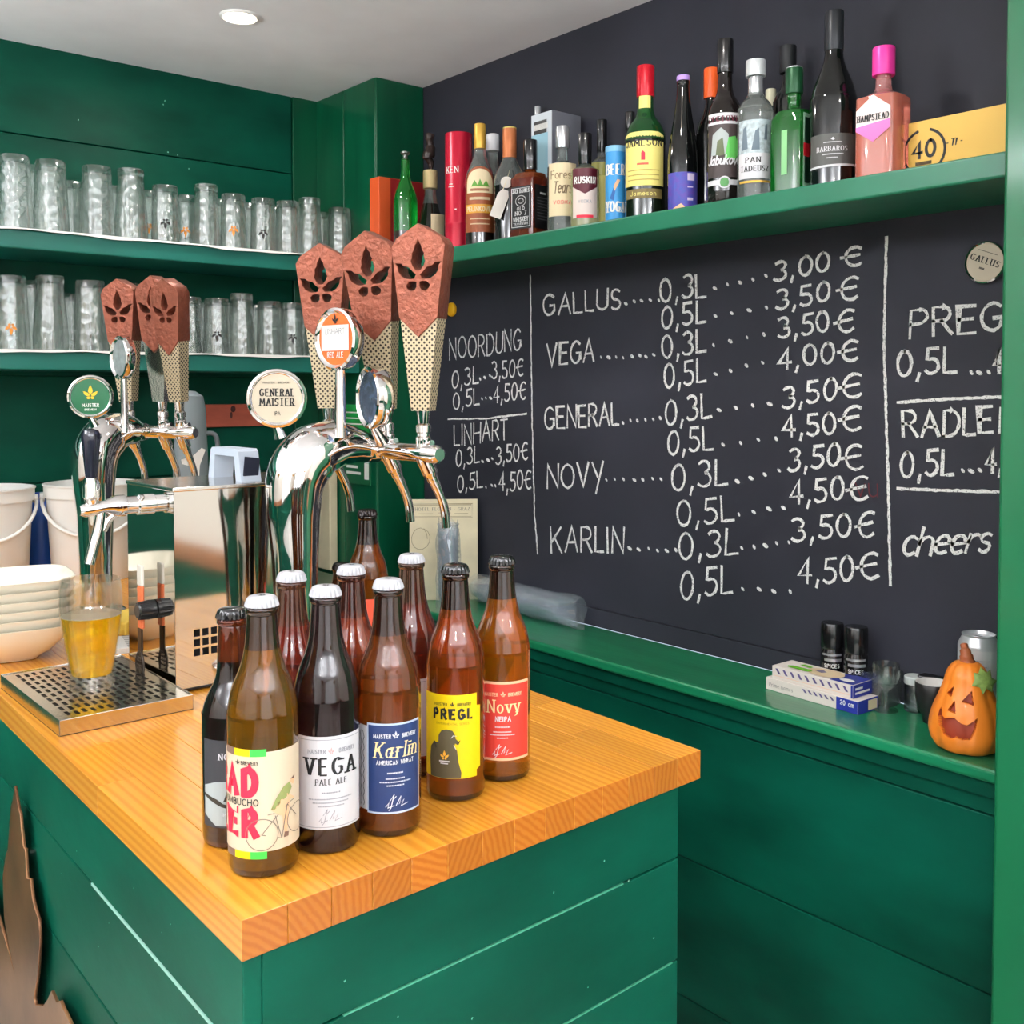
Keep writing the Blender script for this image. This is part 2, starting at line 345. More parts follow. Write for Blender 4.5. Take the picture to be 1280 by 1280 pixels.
def text(parent, mp, txt, x, y, h, mat, sw=.12, style='sans', align='c', width=None, gap=None, italic=0, name='lettering', label=None, thin=None):
    if gap is None: gap = .15+(sw*1.1 if style != 'chalk' else 0)
    gs, tot = strokes(txt, h, gap, italic, width); mb = MB()
    x0 = x-(tot/2 if align == 'c' else tot if align == 'r' else 0)
    for g in gs:
        for p in g: sweep(mb, [(x0+a, y+b) for a, b in p], mp, sw*h, style, thin and thin*h)
    if not mb.f: return None
    o = mb.build(name, mat, parent)
    if label: o['label'] = label
    return o
def lines(parent, mp, pls, sw, mat, name='line', style='sans'):
    mb = MB()
    for p in pls: sweep(mb, p, mp, sw, style)
    return mb.build(name, mat, parent)
def clipx(poly, a, b):
    for lim, sgn in ((a, 1), (b, -1)):
        out = []; n = len(poly)
        for i in range(n):
            p, q = poly[i], poly[(i+1) % n]; ip = (p[0]-lim)*sgn >= 0; iq = (q[0]-lim)*sgn >= 0
            if ip: out.append(p)
            if ip != iq:
                t = (lim-p[0])/(q[0]-p[0]); out.append((lim, p[1]+(q[1]-p[1])*t))
        poly = out
        if len(poly) < 3: return []
    return poly
def fill(parent, mp, polys, mat, name='print', step=.003, mb=None, mi=0):
    own = mb is None; mb = mb or MB()
    for poly in polys:
        xs = [p[0] for p in poly]; x = min(xs)
        while x < max(xs)-1e-7:
            c = clipx(poly, x, min(x+step, max(xs)))
            if len(c) >= 3: mb.add([mp(*p) for p in c], [tuple(range(len(c)))], mi)
            x += step
    return mb.build(name, mat, parent) if own else mb
def rect(x0, y0, x1, y1): return [(x0, y0), (x1, y0), (x1, y1), (x0, y1)]
def cylmap(r, ang, off=0.0, z0=0):
    """x along the arc, y up; ang: world direction the middle of the label faces"""
    return lambda x, y: (math.cos(ang+x/r)*(r+off), math.sin(ang+x/r)*(r+off), z0+y)
def planemap(o, xd, yd=(0, 0, 1)):
    o = Vector(o); xd = Vector(xd).normalized(); yd = Vector(yd).normalized()
    return lambda x, y: o+xd*x+yd*y
LEAFH = [(0, 1), (.035, .88), (.06, .86), (.075, .76), (.11, .72), (.115, .6), (.15, .54), (.11, .42), (.05, .3), (.12, .33), (.2, .42), (.3, .44), (.36, .5), (.52, .52),
         (.46, .44), (.44, .34), (.37, .26), (.3, .2), (.2, .18), (.09, .19), (.16, .15), (.22, .08), (.22, .0), (.17, -.06), (.1, -.06), (.05, 0), (.015, .12)]
def leaf(cx, cy, s): return [(cx+x*s, cy+y*s) for x, y in LEAFH]+[(cx-x*s, cy+y*s) for x, y in reversed(LEAFH[1:])]
# five separate leaflets for cut-outs
def leaflets(cx, cy, s):
    top = [(0, 1), (.04, .88), (.07, .86), (.1, .74), (.14, .68), (.14, .58), (.17, .52), (.13, .42), (.06, .33)]
    top = top+[(-x, y) for x, y in reversed(top[1:])]
    side = [(.035, .25), (.1, .30), (.2, .4), (.32, .43), (.38, .49), (.54, .5), (.47, .42), (.46, .32), (.38, .22), (.28, .16), (.17, .15), (.08, .16)]
    low = [(.03, .1), (.1, .12), (.2, .11), (.27, .04), (.25, -.04), (.17, -.09), (.08, -.08), (.03, -.01)]
    r = [top, side, [(-x, y) for x, y in side], low, [(-x, y) for x, y in low]]
    return [[(cx+x*s, cy+y*s) for x, y in p] for p in r]
# ------------------------------------------------------------------ room shell
XW = 1.79; YB = 2.87; X0 = -2.65; Y0 = -3.05
PX0, PY0 = 1.624, 2.53        # pier: its left face and its front face
LEDGE = .913; SHELF = 1.852; CT = 1.05
FLOORM = M('floor_tile', (206, 202, 196), .45, var=.25, vscale=3, rand=.08)
CREAM = M('cream_plaster', (222, 214, 204), .8, var=.05, vscale=2, bump=.1, bscale=30)
CEILM = M('white_plaster', (240, 238, 241), .85, var=.09, vscale=2.6, bump=.8, bscale=5)
o = struct(MB().box((X0-.1, Y0-.1, -.06), (XW+.1, YB+.1, 0)).build('floor', FLOORM))
# ceiling
o = struct(MB().box((X0-.1, Y0-.1, CEIL), (XW+.1, YB+.1, CEIL+.08)).build('ceiling', CEILM))
# chalkboard wall
wr = struct(MB().box((XW, .12, LEDGE+.045), (XW+.1, YB+.1, CEIL)).build('wall_right', SLATE))
MB().rbox((XW-.003, .6, LEDGE), (XW+.1, PY0, LEDGE+.043), .001, 1).build('board_edge_strip', SLATE, wr)
wl = struct(MB().box((XW-.17, .12, 0), (XW+.1, YB+.1, LEDGE-.06)).build('wall_right_lower', GREEN_X))
for z0, z1 in ((0.0, .255), (.258, .543), (.546, .829), (.832, LEDGE-.045)):
    MB().rbox((XW-.185, .55, z0), (XW-.168, PY0+.3, z1), .0015, 2).build('plank', GREEN_X, wl)
MB().rbox((1.593, .60, LEDGE-.052), (1.62, 2.84, LEDGE-.022), .002).build('apron_board', GREEN_X, wl)
# back wall of painted planks
wb = struct(MB().box((X0-.1, YB+.012, 0), (XW+.1, YB+.1, CEIL)).build('wall_back', GREEN_X))
for k, (z0, z1) in enumerate(((0, .4), (.403, .683), (.686, .966), (.969, 1.249), (1.252, 1.53), (1.533, 1.83), (1.833, 2.15), (2.153, CEIL))):
    for x0, x1 in ((X0, -1.12), (-1.117, 1.538)):
        MB().rbox((x0, YB, z0), (x1, YB+.018, z1), .0016, 2).build('plank', GREEN_X, wb)
MB().rbox((1.541, YB-.004, 0), (1.654, YB+.018, CEIL), .002, 2).build('corner_board', GREEN_V, wb)
# pier in the corner
pc = struct(MB().box((PX0+.012, PY0+.012, 0), (XW+.02, YB+.05, CEIL)).build('wall_pier', GREEN_V))
MB().rbox((PX0, PY0, 0), (XW, PY0+.02, CEIL), .004, 3).build('front_board', GREEN_V, pc)
MB().rbox((PX0-.002, PY0+.004, 0), (PX0+.018, PY0+.175, CEIL), .004, 3).build('side_board', GREEN_V, pc)
MB().rbox((PX0-.001, PY0+.178, 0), (PX0+.018, YB+.01, CEIL), .003, 3).build('side_board', GREEN_V, pc)
# green post at the near end of the shelves
gp = struct(MB().rbox((1.50, .12, 0), (XW+.05, .69, CEIL), .006, 3).build('wall_post', M('post_paint', (8, 92, 56), .42, var=.1, vscale=3, stretch=(2, 2, .4), coat=.3)))
wf = struct(MB().box((XW-.1, Y0, 0), (XW+.1, .118, CEIL)).build('wall_right_front', CREAM))
for z0, z1 in ((0, .28), (.283, .56), (.563, .85)): MB().rbox((XW-.118, Y0+.02, z0), (XW-.1, .115, z1), .002).build('plank', GREEN_X, wf)
# rest of the room, behind the camera: cream walls over green boarding, windows that let the daylight in
for nm, a, b in (('wall_left', (X0-.1, Y0, 0), (X0, YB, CEIL)), ('wall_front', (X0-.1, Y0-.1, 0), (XW+.1, Y0, CEIL))):
    wq = struct(MB().box(a, b).build(nm, CREAM))
    for z0, z1 in ((0, .36), (.363, .72)):
        d = .018
        if nm == 'wall_left': MB().rbox((X0, Y0, z0), (X0+d, YB, z1), .002).build('plank', GREEN_X, wq)
        else: MB().rbox((X0+.02, Y0, z0), (XW-.2, Y0+d, z1), .002).build('plank', GREEN_X, wq)
RAIL = M('wood_rail', (140, 92, 60), .4, var=.2, vscale=12)
struct(MB().rbox((X0, Y0, .72), (X0+.045, YB, .79), .004).build('trim_1', RAIL))
struct(MB().rbox((XW-.15, Y0+.05, .85), (XW-.1, .115, .91), .004).build('trim_3', RAIL))
struct(MB().rbox((X0+.05, Y0, .72), (XW-.2, Y0+.045, .79), .004).build('trim_2', RAIL))
WF = M('window_frame_paint', (240, 240, 238), .4)
def win(nm, c, w_, h_, ax):
    mb = MB()
    for s_ in (-1, 0, 1):
        p = s_*(w_/2)
        if ax: mb.rbox((c[0]+p-.03, c[1]-.02, c[2]-h_/2-.03), (c[0]+p+.03, c[1]+.02, c[2]+h_/2+.03), .004)
        else: mb.rbox((c[0]-.02, c[1]+p-.03, c[2]-h_/2-.03), (c[0]+.02, c[1]+p+.03, c[2]+h_/2+.03), .004)
    for s_ in (-1, 1):
        p = s_*h_/2
        if ax: mb.rbox((c[0]-w_/2-.03, c[1]-.018, c[2]+p-.03), (c[0]+w_/2+.03, c[1]+.018, c[2]+p+.03), .004)
        else: mb.rbox((c[0]-.018, c[1]-w_/2-.03, c[2]+p-.03), (c[0]+.018, c[1]+w_/2+.03, c[2]+p+.03), .004)
    struct(mb.build(nm, WF))
win('window_1', (X0+.07, -.6, 1.5), 2.4, 1.5, 0); win('window_2', (-.6, Y0+.07, 1.5), 2.6, 1.5, 1)
# ceiling downlights
LAMPM = M('lamp_glass', (255, 240, 214), .4, emit=14)
RIM = M('lamp_rim', (232, 230, 226), .35)
for i, (x, y) in enumerate(LAMPS):
    t = thing('ceiling_light', 'bright round recessed downlight in the white plaster ceiling' if i == 0 else 'round recessed ceiling downlight '+('', 'over the front edge of the bar', 'near the green post', 'nearest the rear wall by the bar', 'left of the bar towards the shelves', 'left of the camera', 'rear left of the camera', 'by the left wall towards the shelves', 'by the left wall towards the rear')[i], 'ceiling light', (x, y, CEIL), group=None if i == 0 else 'ceiling lights of the room')
    MB().lathe([(.038, -.003), (.041, -.006), (.045, -.004), (.047, 0), (.038, 0), (.038, -.003)], 32, close=False).build('rim', RIM, t, SM)
    MB().lathe([(.0385, -.002), (.03, -.006), (.012, -.009), (.001, -.0095)], 32).build('lamp_lens', LAMPM, t, SM)
for i, (x, y) in enumerate(FILL_UPL):  # lamp bodies modelled for the added ceiling fill, out of view
    t = thing('added_uplighter', ('added brass uplighter brightening the ceiling, unseen, behind the camera', 'added brass uplighter brightening the ceiling, unseen, by the left end of the glass shelves', 'added brass uplighter brightening the ceiling, unseen, nearest the rear window')[i], 'floor lamp', (x, y, 0))
    BR = M('added_lamp_brass', (176, 140, 84), .3, 1)
    MB().lathe([(.13, 0), (.13, .012), (.02, .03), (.012, .05), (.012, 1.62), (.02, 1.64)], 32).build('base_and_pole', BR, t, SM)
    MB().lathe([(.02, 1.64), (.1, 1.68), (.17, 1.75), (.19, 1.79), (.187, 1.79), (.166, 1.752), (.098, 1.684), (.001, 1.66)], 36, close=False).build('bowl_shade', BR, t, SM)
# ------------------------------------------------------------------ ledge and shelves
lg = MB().rbox((1.575, .60, LEDGE-.022), (XW-.001, 2.84, LEDGE), .006, 3).build('ledge', M('ledge_paint', (20, 112, 74), .3, var=.25, vscale=6, stretch=(3, .6, 3), coat=.4, bump=.1, bscale=40))
tag(lg, 'long green painted ledge running under the chalkboard', 'ledge')
sh = MB().rbox((1.56, .705, SHELF-.039), (XW-.001, PY0-.001, SHELF), .004, 3).build('bottle_shelf', GREEN_L)
tag(sh, 'green painted wall shelf holding the liquor bottles above the chalkboard', 'shelf')
Z1, Z2 = 1.873, 1.588
SG = M('glass_shelf_paint', (24, 104, 92), .4, var=.12, vscale=5)
for z, t_, b_ in ((Z1, 'upper dark green wall shelf lined with white mat and holding upturned glasses', -.05), (Z2, 'lower dark green wall shelf lined with white mat and holding upturned glasses', -.05)):
    s_ = MB().rbox((-1.6, 2.62, z-.045), (PX0-.002, YB-.001, z-.001), .004, 3).build('glass_shelf', SG); tag(s_, t_, 'shelf')
    mb = MB(); n = 150; vs = []; fs = []
    for i in range(n+1):
        x = -1.6+(PX0+1.59)*i/n; d = .0022+.0022*math.sin(x*19+z*5)+.0012*math.sin(x*43)
        vs += [(x, 2.8, z+.0006), (x, 2.612, z+.0006), (x, 2.6095, z-.001-d), (x, 2.6075, z-.001-d), (x, 2.6095, z+.0026), (x, 2.8, z+.0026)]
    for i in range(n): 
        for k in range(5): fs.append((i*6+k, i*6+k+1, i*6+k+7, i*6+k+6))
    mb.add(vs, fs); q = mb.build('shelf_mat', WHITE, None, .5)
    tag(q, 'thin white wavy mat under the glasses on the %s green shelf' % ('upper' if z == Z1 else 'lower'), 'mat')
# ------------------------------------------------------------------ bar counter
A = Vector((.379, .805)); B = Vector((1.000, .823)); W = (B-A).length; LEN = 2.02
CTM = Matrix(((math.cos(.029), math.sin(.018), 0, 0), (math.sin(.029), math.cos(.018), 0, 0), (0, 0, 1, 0), (0, 0, 0, 1)))
ct = thing('worktop', 'honey coloured butcher block bar top with end grain edge under the beer bottles', 'worktop', (A.x, A.y, CT), 0)
WOODT = wood('beech_stave', (200, 128, 36), (214, 146, 46), 1, 42, .26, .13, .3)
ns = 14; random.seed(3)
MB().box((.004, .004, -.033), (W-.004, LEN-.004, -.004), mat=CTM).build('core_board', WOODT, ct)
for i in range(ns):
    x0 = W*i/ns; x1 = W*(i+1)/ns; y = 0
    while y < LEN-.01:
        l = random.uniform(.28, .62)
        if y == 0: l = random.uniform(.12, .6)
        y1 = min(LEN, y+l)
        if LEN-y1 < .1: y1 = LEN
        MB().rbox((x0+.0002, y+.0001, -.036 if y == 0 or i in (0, ns-1) else -.03), (x1-.0002, y1-.0001, random.uniform(-.00025, 0)), .0035 if False else .0007, 2, mat=CTM).build('stave', WOODT, ct)
        y = y1
bt = thing('bar_counter', 'green planked bar counter body carrying the wooden bar top', 'counter', (A.x, A.y, 0), 0)
bx0, bx1, by0, by1, bz = .004, W-.036, .006, LEN-.01, CT-.037
MB().box((bx0+.016, by0+.016, .02), (bx1-.016, by1-.016, bz), mat=CTM).build('carcass', GREEN_X, bt)
seams = [0, .155, .283, .411, .539, .667, .795, .923, bz]
EDGE = M('pale_edge', (150, 196, 180), .5)
for a, b in zip(seams, seams[1:]):
    MB().rbox((bx0+.018, by0, a+.0012), (bx1, by0+.018, b-.0012), .0012, 2, mat=CTM).build('front_plank', GREEN_X, bt)
    MB().rbox((bx0, by0+.001, a+.0012), (bx0+.018, by1, b-.0012), .0012, 2, mat=CTM).build('side_plank', GREEN_X, bt)
# pale line along one joint of the customer side
mb = MB(); mb.box((bx0-.0006, .02, .9205), (bx0+.002, .42, .9232), mat=CTM); lab(mb.build('pale_joint', EDGE, bt), 'pale line along a plank joint')
mb = MB(); mb.box((bx0+.1, by0-.0005, .9218), (bx1-.1, by0+.002, .9232), mat=CTM); mb.box((bx0+.2, by0-.0005, .7942), (bx1-.01, by0+.002, .7952), mat=CTM); lab(mb.build('pale_joint', M('pale_edge_dull', (70, 150, 120), .5), bt), 'thin paler joint lines')  # paler lines laid along the front plank joints
# copper leaf emblem on the counter side
COPPER = M('aged_copper', (158, 112, 76), .34, .7, var=.35, vscale=7, col2=(92, 60, 44), bump=.05, bscale=50)
def onside(u, v, off=-.010):
    d = FWD+RGT*((u-640)/FPX)+UPV*((530-v)/FPX); k = (A.x+off-.018*A.y)/(d.x-.018*d.y); return (k*d.y, 1.5+k*d.z)
half = [onside(*p) for p in ((19.8, 983), (25, 1013.8), (26.5, 1016), (28, 1035), (31, 1060), (33, 1061), (35, 1098), (39.5, 1098.8), (42, 1122.5), (45, 1135), (50, 1150), (51.5, 1177), (48.7, 1217), (43.7, 1247.5), (46, 1256), (56, 1256.7), (61, 1250), (66, 1238.7), (72.5, 1252.5), (77, 1251), (81, 1261), (86, 1271), (90, 1280))]
cy = half[0][0]
half = [(cy-y, z) for y, z in half]+[(.30, .735), (.38, .715), (.36, .69), (.32, .68), (.30, .64), (.25, .61), (.17, .585), (.10, .575), (.05, .585), (.075, .54), (.09, .50), (.08, .46), (.045, .44), (.02, .46), (.01, .56)]
sh_ = lambda y: A.x-.010+.018*(y-A.y)
left = [onside(*p) for p in ((17, 1004), (15.5, 1006), (13, 1040), (11.5, 1062), (9.5, 1066), (5.5, 1092), (5.5, 1110), (7.5, 1150), (13, 1182), (20.5, 1219), (10, 1181), (-1, 1144), (-12, 1110))]
left += [(cy+y, z) for y, z in ((.26, .80), (.30, .735), (.38, .715), (.36, .69), (.32, .68), (.30, .64), (.25, .61), (.17, .585), (.10, .575), (.05, .585), (.075, .54), (.09, .50), (.08, .46), (.045, .44), (.02, .46), (.01, .56))]
poly = [(cy-y, z) for y, z in half]+list(reversed(left))
xf = Matrix(((0, 0, 1, 0), (1, 0, 0, 0), (0, 1, 0, 0), (0, 0, 0, 1)))
lf = cut('leaf_emblem', poly, [], -.002, .002, COPPER, None, .0005, Matrix(((1, .018, 0, A.x-.010-.018*A.y), (0, 1, 0, 0), (0, 0, 1, 0), (0, 0, 0, 1))) @ xf)
tag(lf, 'large copper coloured metal leaf mounted on the green counter side', 'emblem')
mb = MB()
for yy, zz in ((cy, .86), (cy-.03, .64), (cy+.03, .64)): mb.cyl((sh_(yy), yy, zz), (sh_(yy)+.013, yy, zz), .004)
mb.build('standoff', STEEL, lf)
# paint chips and chalky wear
CHIP = M('paint_chip', (120, 170, 150), .7)
random.seed(21)
def chips(par, mp, pts):
    mb = MB()
    for x, y, r in pts: mb.add([mp(x+r*random.uniform(.5, 1.2)*math.cos(k*PI/4), y+r*random.uniform(.5, 1.4)*math.sin(k*PI/4)) for k in range(8)], [tuple(range(8))])
    stuff(mb.build('paint_chips', CHIP, par))
chips(wb, lambda x, y: (x, YB-.0006, y), [(on(1, YB, u, v).x, on(1, YB, u, v).z, .0022) for u, v in ((204, 131), (206, 126), (210, 190), (222, 194), (236, 211), (98, 150), (31, 205))])
chips(bt, lambda x, z: CTM @ Vector((x, by0-.0006, z)), [(random.uniform(.03, W-.06), random.uniform(.66, 1.0), random.uniform(.0006, .0016)) for k in range(22)])
chips(bt, lambda y, z: CTM @ Vector((bx0-.0006, y, z)), [(random.uniform(.03, .8), random.uniform(.68, 1.0), random.uniform(.0005, .0012)) for k in range(22)])
# back worktop, only glimpsed between the taps
bc = thing('back_cabinet', 'low green cabinet in the far corner behind the taps', 'cabinet', (0, 0, 0))
MB().rbox((1.16, 2.45, 0.02), (1.565, 2.855, .92), .003).build('body', GREEN_X, bc)
MB().rbox((1.14, 2.43, .92), (1.57, 2.86, .945), .004).build('top', GREEN_V, bc)
# ------------------------------------------------------------------ chalk writing
CHALK = bpy.data.materials.new('chalk'); CHALK.use_nodes = True
N = CHALK.node_tree.nodes; L = CHALK.node_tree.links
tc = N.new('ShaderNodeTexCoord'); n1 = N.new('ShaderNodeTexNoise'); n1.inputs['Scale'].default_value = 420; n1.inputs['Detail'].default_value = 3
r1 = N.new('ShaderNodeValToRGB'); r1.color_ramp.elements[0].position = .32; r1.color_ramp.elements[1].position = .44
r1.color_ramp.elements[0].color = (.12, .12, .13, 1); r1.color_ramp.elements[1].color = (.86, .86, .84, 1)
L.new(tc.outputs['Object'], n1.inputs[0]); L.new(n1.outputs[0], r1.inputs[0]); L.new(r1.outputs[0], N['Principled BSDF'].inputs['Base Color']); N['Principled BSDF'].inputs['Roughness'].default_value = .95
REDC = M('red_chalk', (96, 40, 46), .95)
CX = XW-.0008
def chalk(txt, x0, y0, x1, y1, h, italic=0., wt=.0064, mat=None, gap=.2):
    gs, tot = strokes(txt, 1, gap); mb = MB()
    for g in gs:
        jy = random.uniform(-.04, .04); jr = random.uniform(-.05, .05)
        for p in g:
            q = [((a+b*(italic+jr))/tot+random.uniform(-.002, .002), b+jy+random.uniform(-.012, .012)) for a, b in p]
            if len(q) < 4: q = [q[0]]+[((a[0]*(1-t)+b[0]*t)+random.uniform(-.002, .002), (a[1]*(1-t)+b[1]*t)+random.uniform(-.01, .01)) for a, b in zip(q, q[1:]) for t in (.33, .66, 1)]
            w3 = [on(0, CX, x0+(x1-x0)*a, y0+(y1-y0)*a-b*h) for a, b in q]
            sweep(mb, [(-v.y, v.z) for v in w3], lambda x, y: (CX, -x, y), wt, 'chalk')
    return mb.build('chalk_writing', mat or CHALK, wr)
def dots(x0, y0, x1, y1, n):
    mb = MB()
    for i in range(n):
        t = i/(n-1); p = on(0, CX, x0+(x1-x0)*t+random.uniform(-1, 1), y0+(y1-y0)*t+random.uniform(-1.2, 1.2)-1.5)
        r = random.uniform(.0034, .0048); s_ = random.uniform(.8, 1.8)
        mb.add([(CX, p.y+r*s_*math.cos(k*PI/4), p.z+r*math.sin(k*PI/4)+.002*math.cos(k*PI/4)) for k in range(8)], [tuple(range(8))])
    return mb.build('chalk_dots', CHALK, wr)
random.seed(11)
for a in (('GALLUS', 679, 394, 775, 386, 25), ('VEGA', 684, 457, 742, 451, 27), ('GENERAL', 681, 537, 773, 531, 27), ('NOV~', 684, 610, 754, 607, 29), ('KARLIN', 689, 690, 779, 690, 31),
          ('0,3L', 826, 377, 882, 370, 28), ('0,5L', 827, 411, 882, 402, 27), ('0,3L', 828, 448, 882, 438, 28), ('0,5L', 831, 486, 882, 476, 29), ('0,3L', 832, 531, 889, 521, 30),
          ('0,5L', 835, 568, 891, 562, 29), ('0,3L', 840, 614, 909, 606, 32), ('0,5L', 847, 658, 917, 651, 31), ('0,3L', 849, 699, 922, 692, 32), ('0,5L', 851, 749, 915, 742, 34),
          ('3,00', 968, 352, 1036, 338, 23), ('3,50', 971, 387, 1036, 376, 24), ('3,50', 974, 423, 1036, 413, 25), ('4,00', 973, 462, 1042, 453, 25), ('3,50', 979, 510, 1045, 499, 26),
          ('4,50', 979, 546, 1044, 541, 26), ('3,50', 986, 590, 1049, 580, 27), ('4,50', 988, 631, 1054, 624, 28), ('3,50', 991, 676, 1063, 671, 28), ('4,50', 998, 730, 1066, 726, 30)):
    chalk(*a)
for a in ((1053, 334, 1078, 331, 23), (1047, 376, 1073, 372, 28), (1044, 417, 1068, 412, 27), (1049, 452, 1073, 449, 25), (1050, 499, 1078, 495, 29), (1050, 540, 1077, 537, 30), (1054, 589, 1080, 586, 31), (1060, 628, 1086, 624, 29), (1070, 674, 1093, 670, 31), (1073, 726, 1100, 722, 32)): chalk('€', *a)
for a in ((782, 380, 823, 376, 5), (894, 362, 958, 347, 5), (894, 396, 957, 385, 4), (751, 449, 818, 446, 8), (891, 432, 955, 420, 4), (894, 470, 953, 454, 4), (779, 529, 825, 525, 6), (899, 515, 963, 506, 4),
          (903, 558, 971, 549, 4), (757, 601, 827, 600, 7), (921, 603, 973, 590, 4), (924, 644, 980, 636, 4), (787, 687, 844, 690, 6), (927, 686, 986, 680, 5), (928, 737, 988, 741, 4),
          (601, 475, 612, 472, 3), (602, 501, 613, 498, 3), (604, 578, 616, 575, 3), (608, 610, 620, 608, 3), (1214, 468, 1235, 467, 3), (1203, 590, 1225, 589, 3)): dots(*a)
for a in (('NOORDUNG', 562, 450, 651, 437, 26), ('0,3L', 565, 486, 598, 479, 21), ('3,50€', 615, 474, 654, 470, 21), ('0,5L', 567, 512, 599, 505, 20), ('4,50€', 617, 503, 657, 499, 21),
          ('LINHART', 568, 557, 634, 548, 25), ('0,3L', 570, 583, 599, 578, 20), ('3,50€', 620, 580, 660, 574, 21), ('0,5L', 572, 615, 603, 609, 20), ('4,50€', 624, 614, 664, 611, 23)): chalk(*a, wt=.0052)
for a in (('PREG', 1137, 423, 1254, 411, 34), ('0,5L', 1122, 470, 1195, 465, 31), ('4,', 1242, 466, 1258, 465, 30), ('RADLE', 1129, 547, 1240, 541, 32), ('I', 1248, 540, 1252, 540, 30), ('0,5L', 1126, 598, 1191, 592, 31), ('4,', 1232, 591, 1252, 590, 30)): chalk(*a)
chalk('cheers', 1127, 694, 1236, 690, 34, .25, gap=.06)
chalk('vu', 1070, 620, 1098, 622, 24, 0, .003, REDC)
def cline(pts, wt=.006):
    mb = MB(); P = []
    for a, b in zip(pts, pts[1:]):
        n = max(3, int(math.dist(a, b)/5))
        for i in range(n): t = i/n; P.append((a[0]+(b[0]-a[0])*t+random.uniform(-.4, .4), a[1]+(b[1]-a[1])*t+random.uniform(-.4, .4)))
    w3 = [on(0, CX, *p) for p in P+[pts[-1]]]; sweep(mb, [(-v.y, v.z) for v in w3], lambda x, y: (CX, -x, y), wt, 'chalk'); mb.build('chalk_line', CHALK, wr)
cline([(663, 345), (665, 520), (668, 640), (672, 692)], .0048); cline([(1108, 297), (1105, 430), (1110, 600), (1113, 731)], .0062)
cline([(560, 524), (610, 523), (658, 517)], .005); cline([(1122, 503), (1180, 499), (1256, 496)]); cline([(1122, 611), (1180, 613), (1254, 615)])
for px, py, n_ in ((715, 296+13, 1),): pass
MAG = M('yellow_magnet', (236, 176, 24), .35)
p = on(0, XW, 566, 387); t = thing('magnet', 'round yellow magnet on the chalkboard beside the tap handles', 'magnet', (XW, p.y, p.z))
xr = Matrix.Rotation(-PI/2, 4, 'Y')
MB().lathe([(.019, .0005), (.0205, .003), (.0195, .008), (.015, .0105), (.001, .011)], 28, mat=xr).build('disc', MAG, t, SM)
# ------------------------------------------------------------------ round badges
PAPER = M('cream_print', (206, 194, 172), .5); INK = M('black_ink', (22, 22, 24), .5); WHITEP = M('white_print', (238, 236, 232), .5)
DGREEN = M('badge_green', (14, 92, 54), .3); GOLD = M('gold_print', (240, 190, 40), .4); ORANGE = M('orange_print', (232, 110, 52), .4)
def badge(parent, pos, R, ndir, kind, depth=.012, name='badge', tilt=0):
    """chrome ring with a printed face; ndir = horizontal direction the face looks to"""
    n = Vector((ndir[0], ndir[1], 0)).normalized(); x = Vector((0, 0, 1)).cross(n)
    m = Matrix((x, Vector((0, 0, 1)), n)).transposed().to_4x4(); m.translation = Vector(pos)
    m = m @ Matrix.Rotation(tilt, 4, 'X')
    ring = MB().lathe([(R*.78, .0025), (R*.84, .004), (R*.91, .008), (R*.985, .006), (R, .001), (R*.985, -depth*.7), (R*.9, -depth), (.001, -depth-.001)], 40, mat=m, close=False).build(name, CHROME, parent, SM)
    base = {'cream': PAPER, 'green': DGREEN, 'red': ORANGE, 'blue': M('badge_blue', (96, 112, 140), .25, .6, var=.6, vscale=60), 'pale': M('badge_silver', (200, 206, 208), .2, .5, var=.2, vscale=60)}[kind]
    MB().lathe([(R*.82, .0035), (R*.4, .0042), (.0005, .0044)], 36, mat=m).build('badge_face', base, ring, SM)
    mp = lambda a, b: m @ Vector((a, b, .0049))
    if kind == 'cream':
        text(ring, mp, 'GENERAL', 0, R*.08, R*.24, INK, .2, 'serif', width=R*1.1); text(ring, mp, 'MAISTER', 0, -R*.24, R*.24, INK, .2, 'serif', width=R*1.1)
        text(ring, mp, 'IPA', 0, -R*.56, R*.12, INK, .16, width=R*.2); text(ring, mp, 'MAISTER  BREWERY', 0, R*.5, R*.06, INK, .16, width=R*.9)
    if kind == 'gallus':
        pass
    if kind == 'green':
        fill(ring, mp, leaflets(0, -R*.05, R*.6), GOLD, 'leaf_print'); text(ring, mp, 'MAISTER', 0, -R*.45, R*.14, WHITEP, .2, width=R*.7); text(ring, mp, 'BREWERY', 0, -R*.62, R*.08, WHITEP, .2, width=R*.5)
    if kind == 'red':
        fill(ring, lambda a, b: m @ Vector((a, b, .0052)), [rect(-R*.66, -R*.36, R*.66, R*.44)], WHITEP, 'paper_sticker')
        text(ring, lambda a, b: m @ Vector((a, b, .0055)), 'LINHART', 0, R*.16, R*.17, M('pencil', (130, 130, 140), .7), .09, 'chalk', width=R*.95)
        text(ring, mp, 'RED ALE', 0, -R*.58, R*.17, WHITEP, .16, width=R*.75)
        fill(ring, mp, [leaf(0, R*.5, R*.3)], INK, 'leaf_print')
    return ring
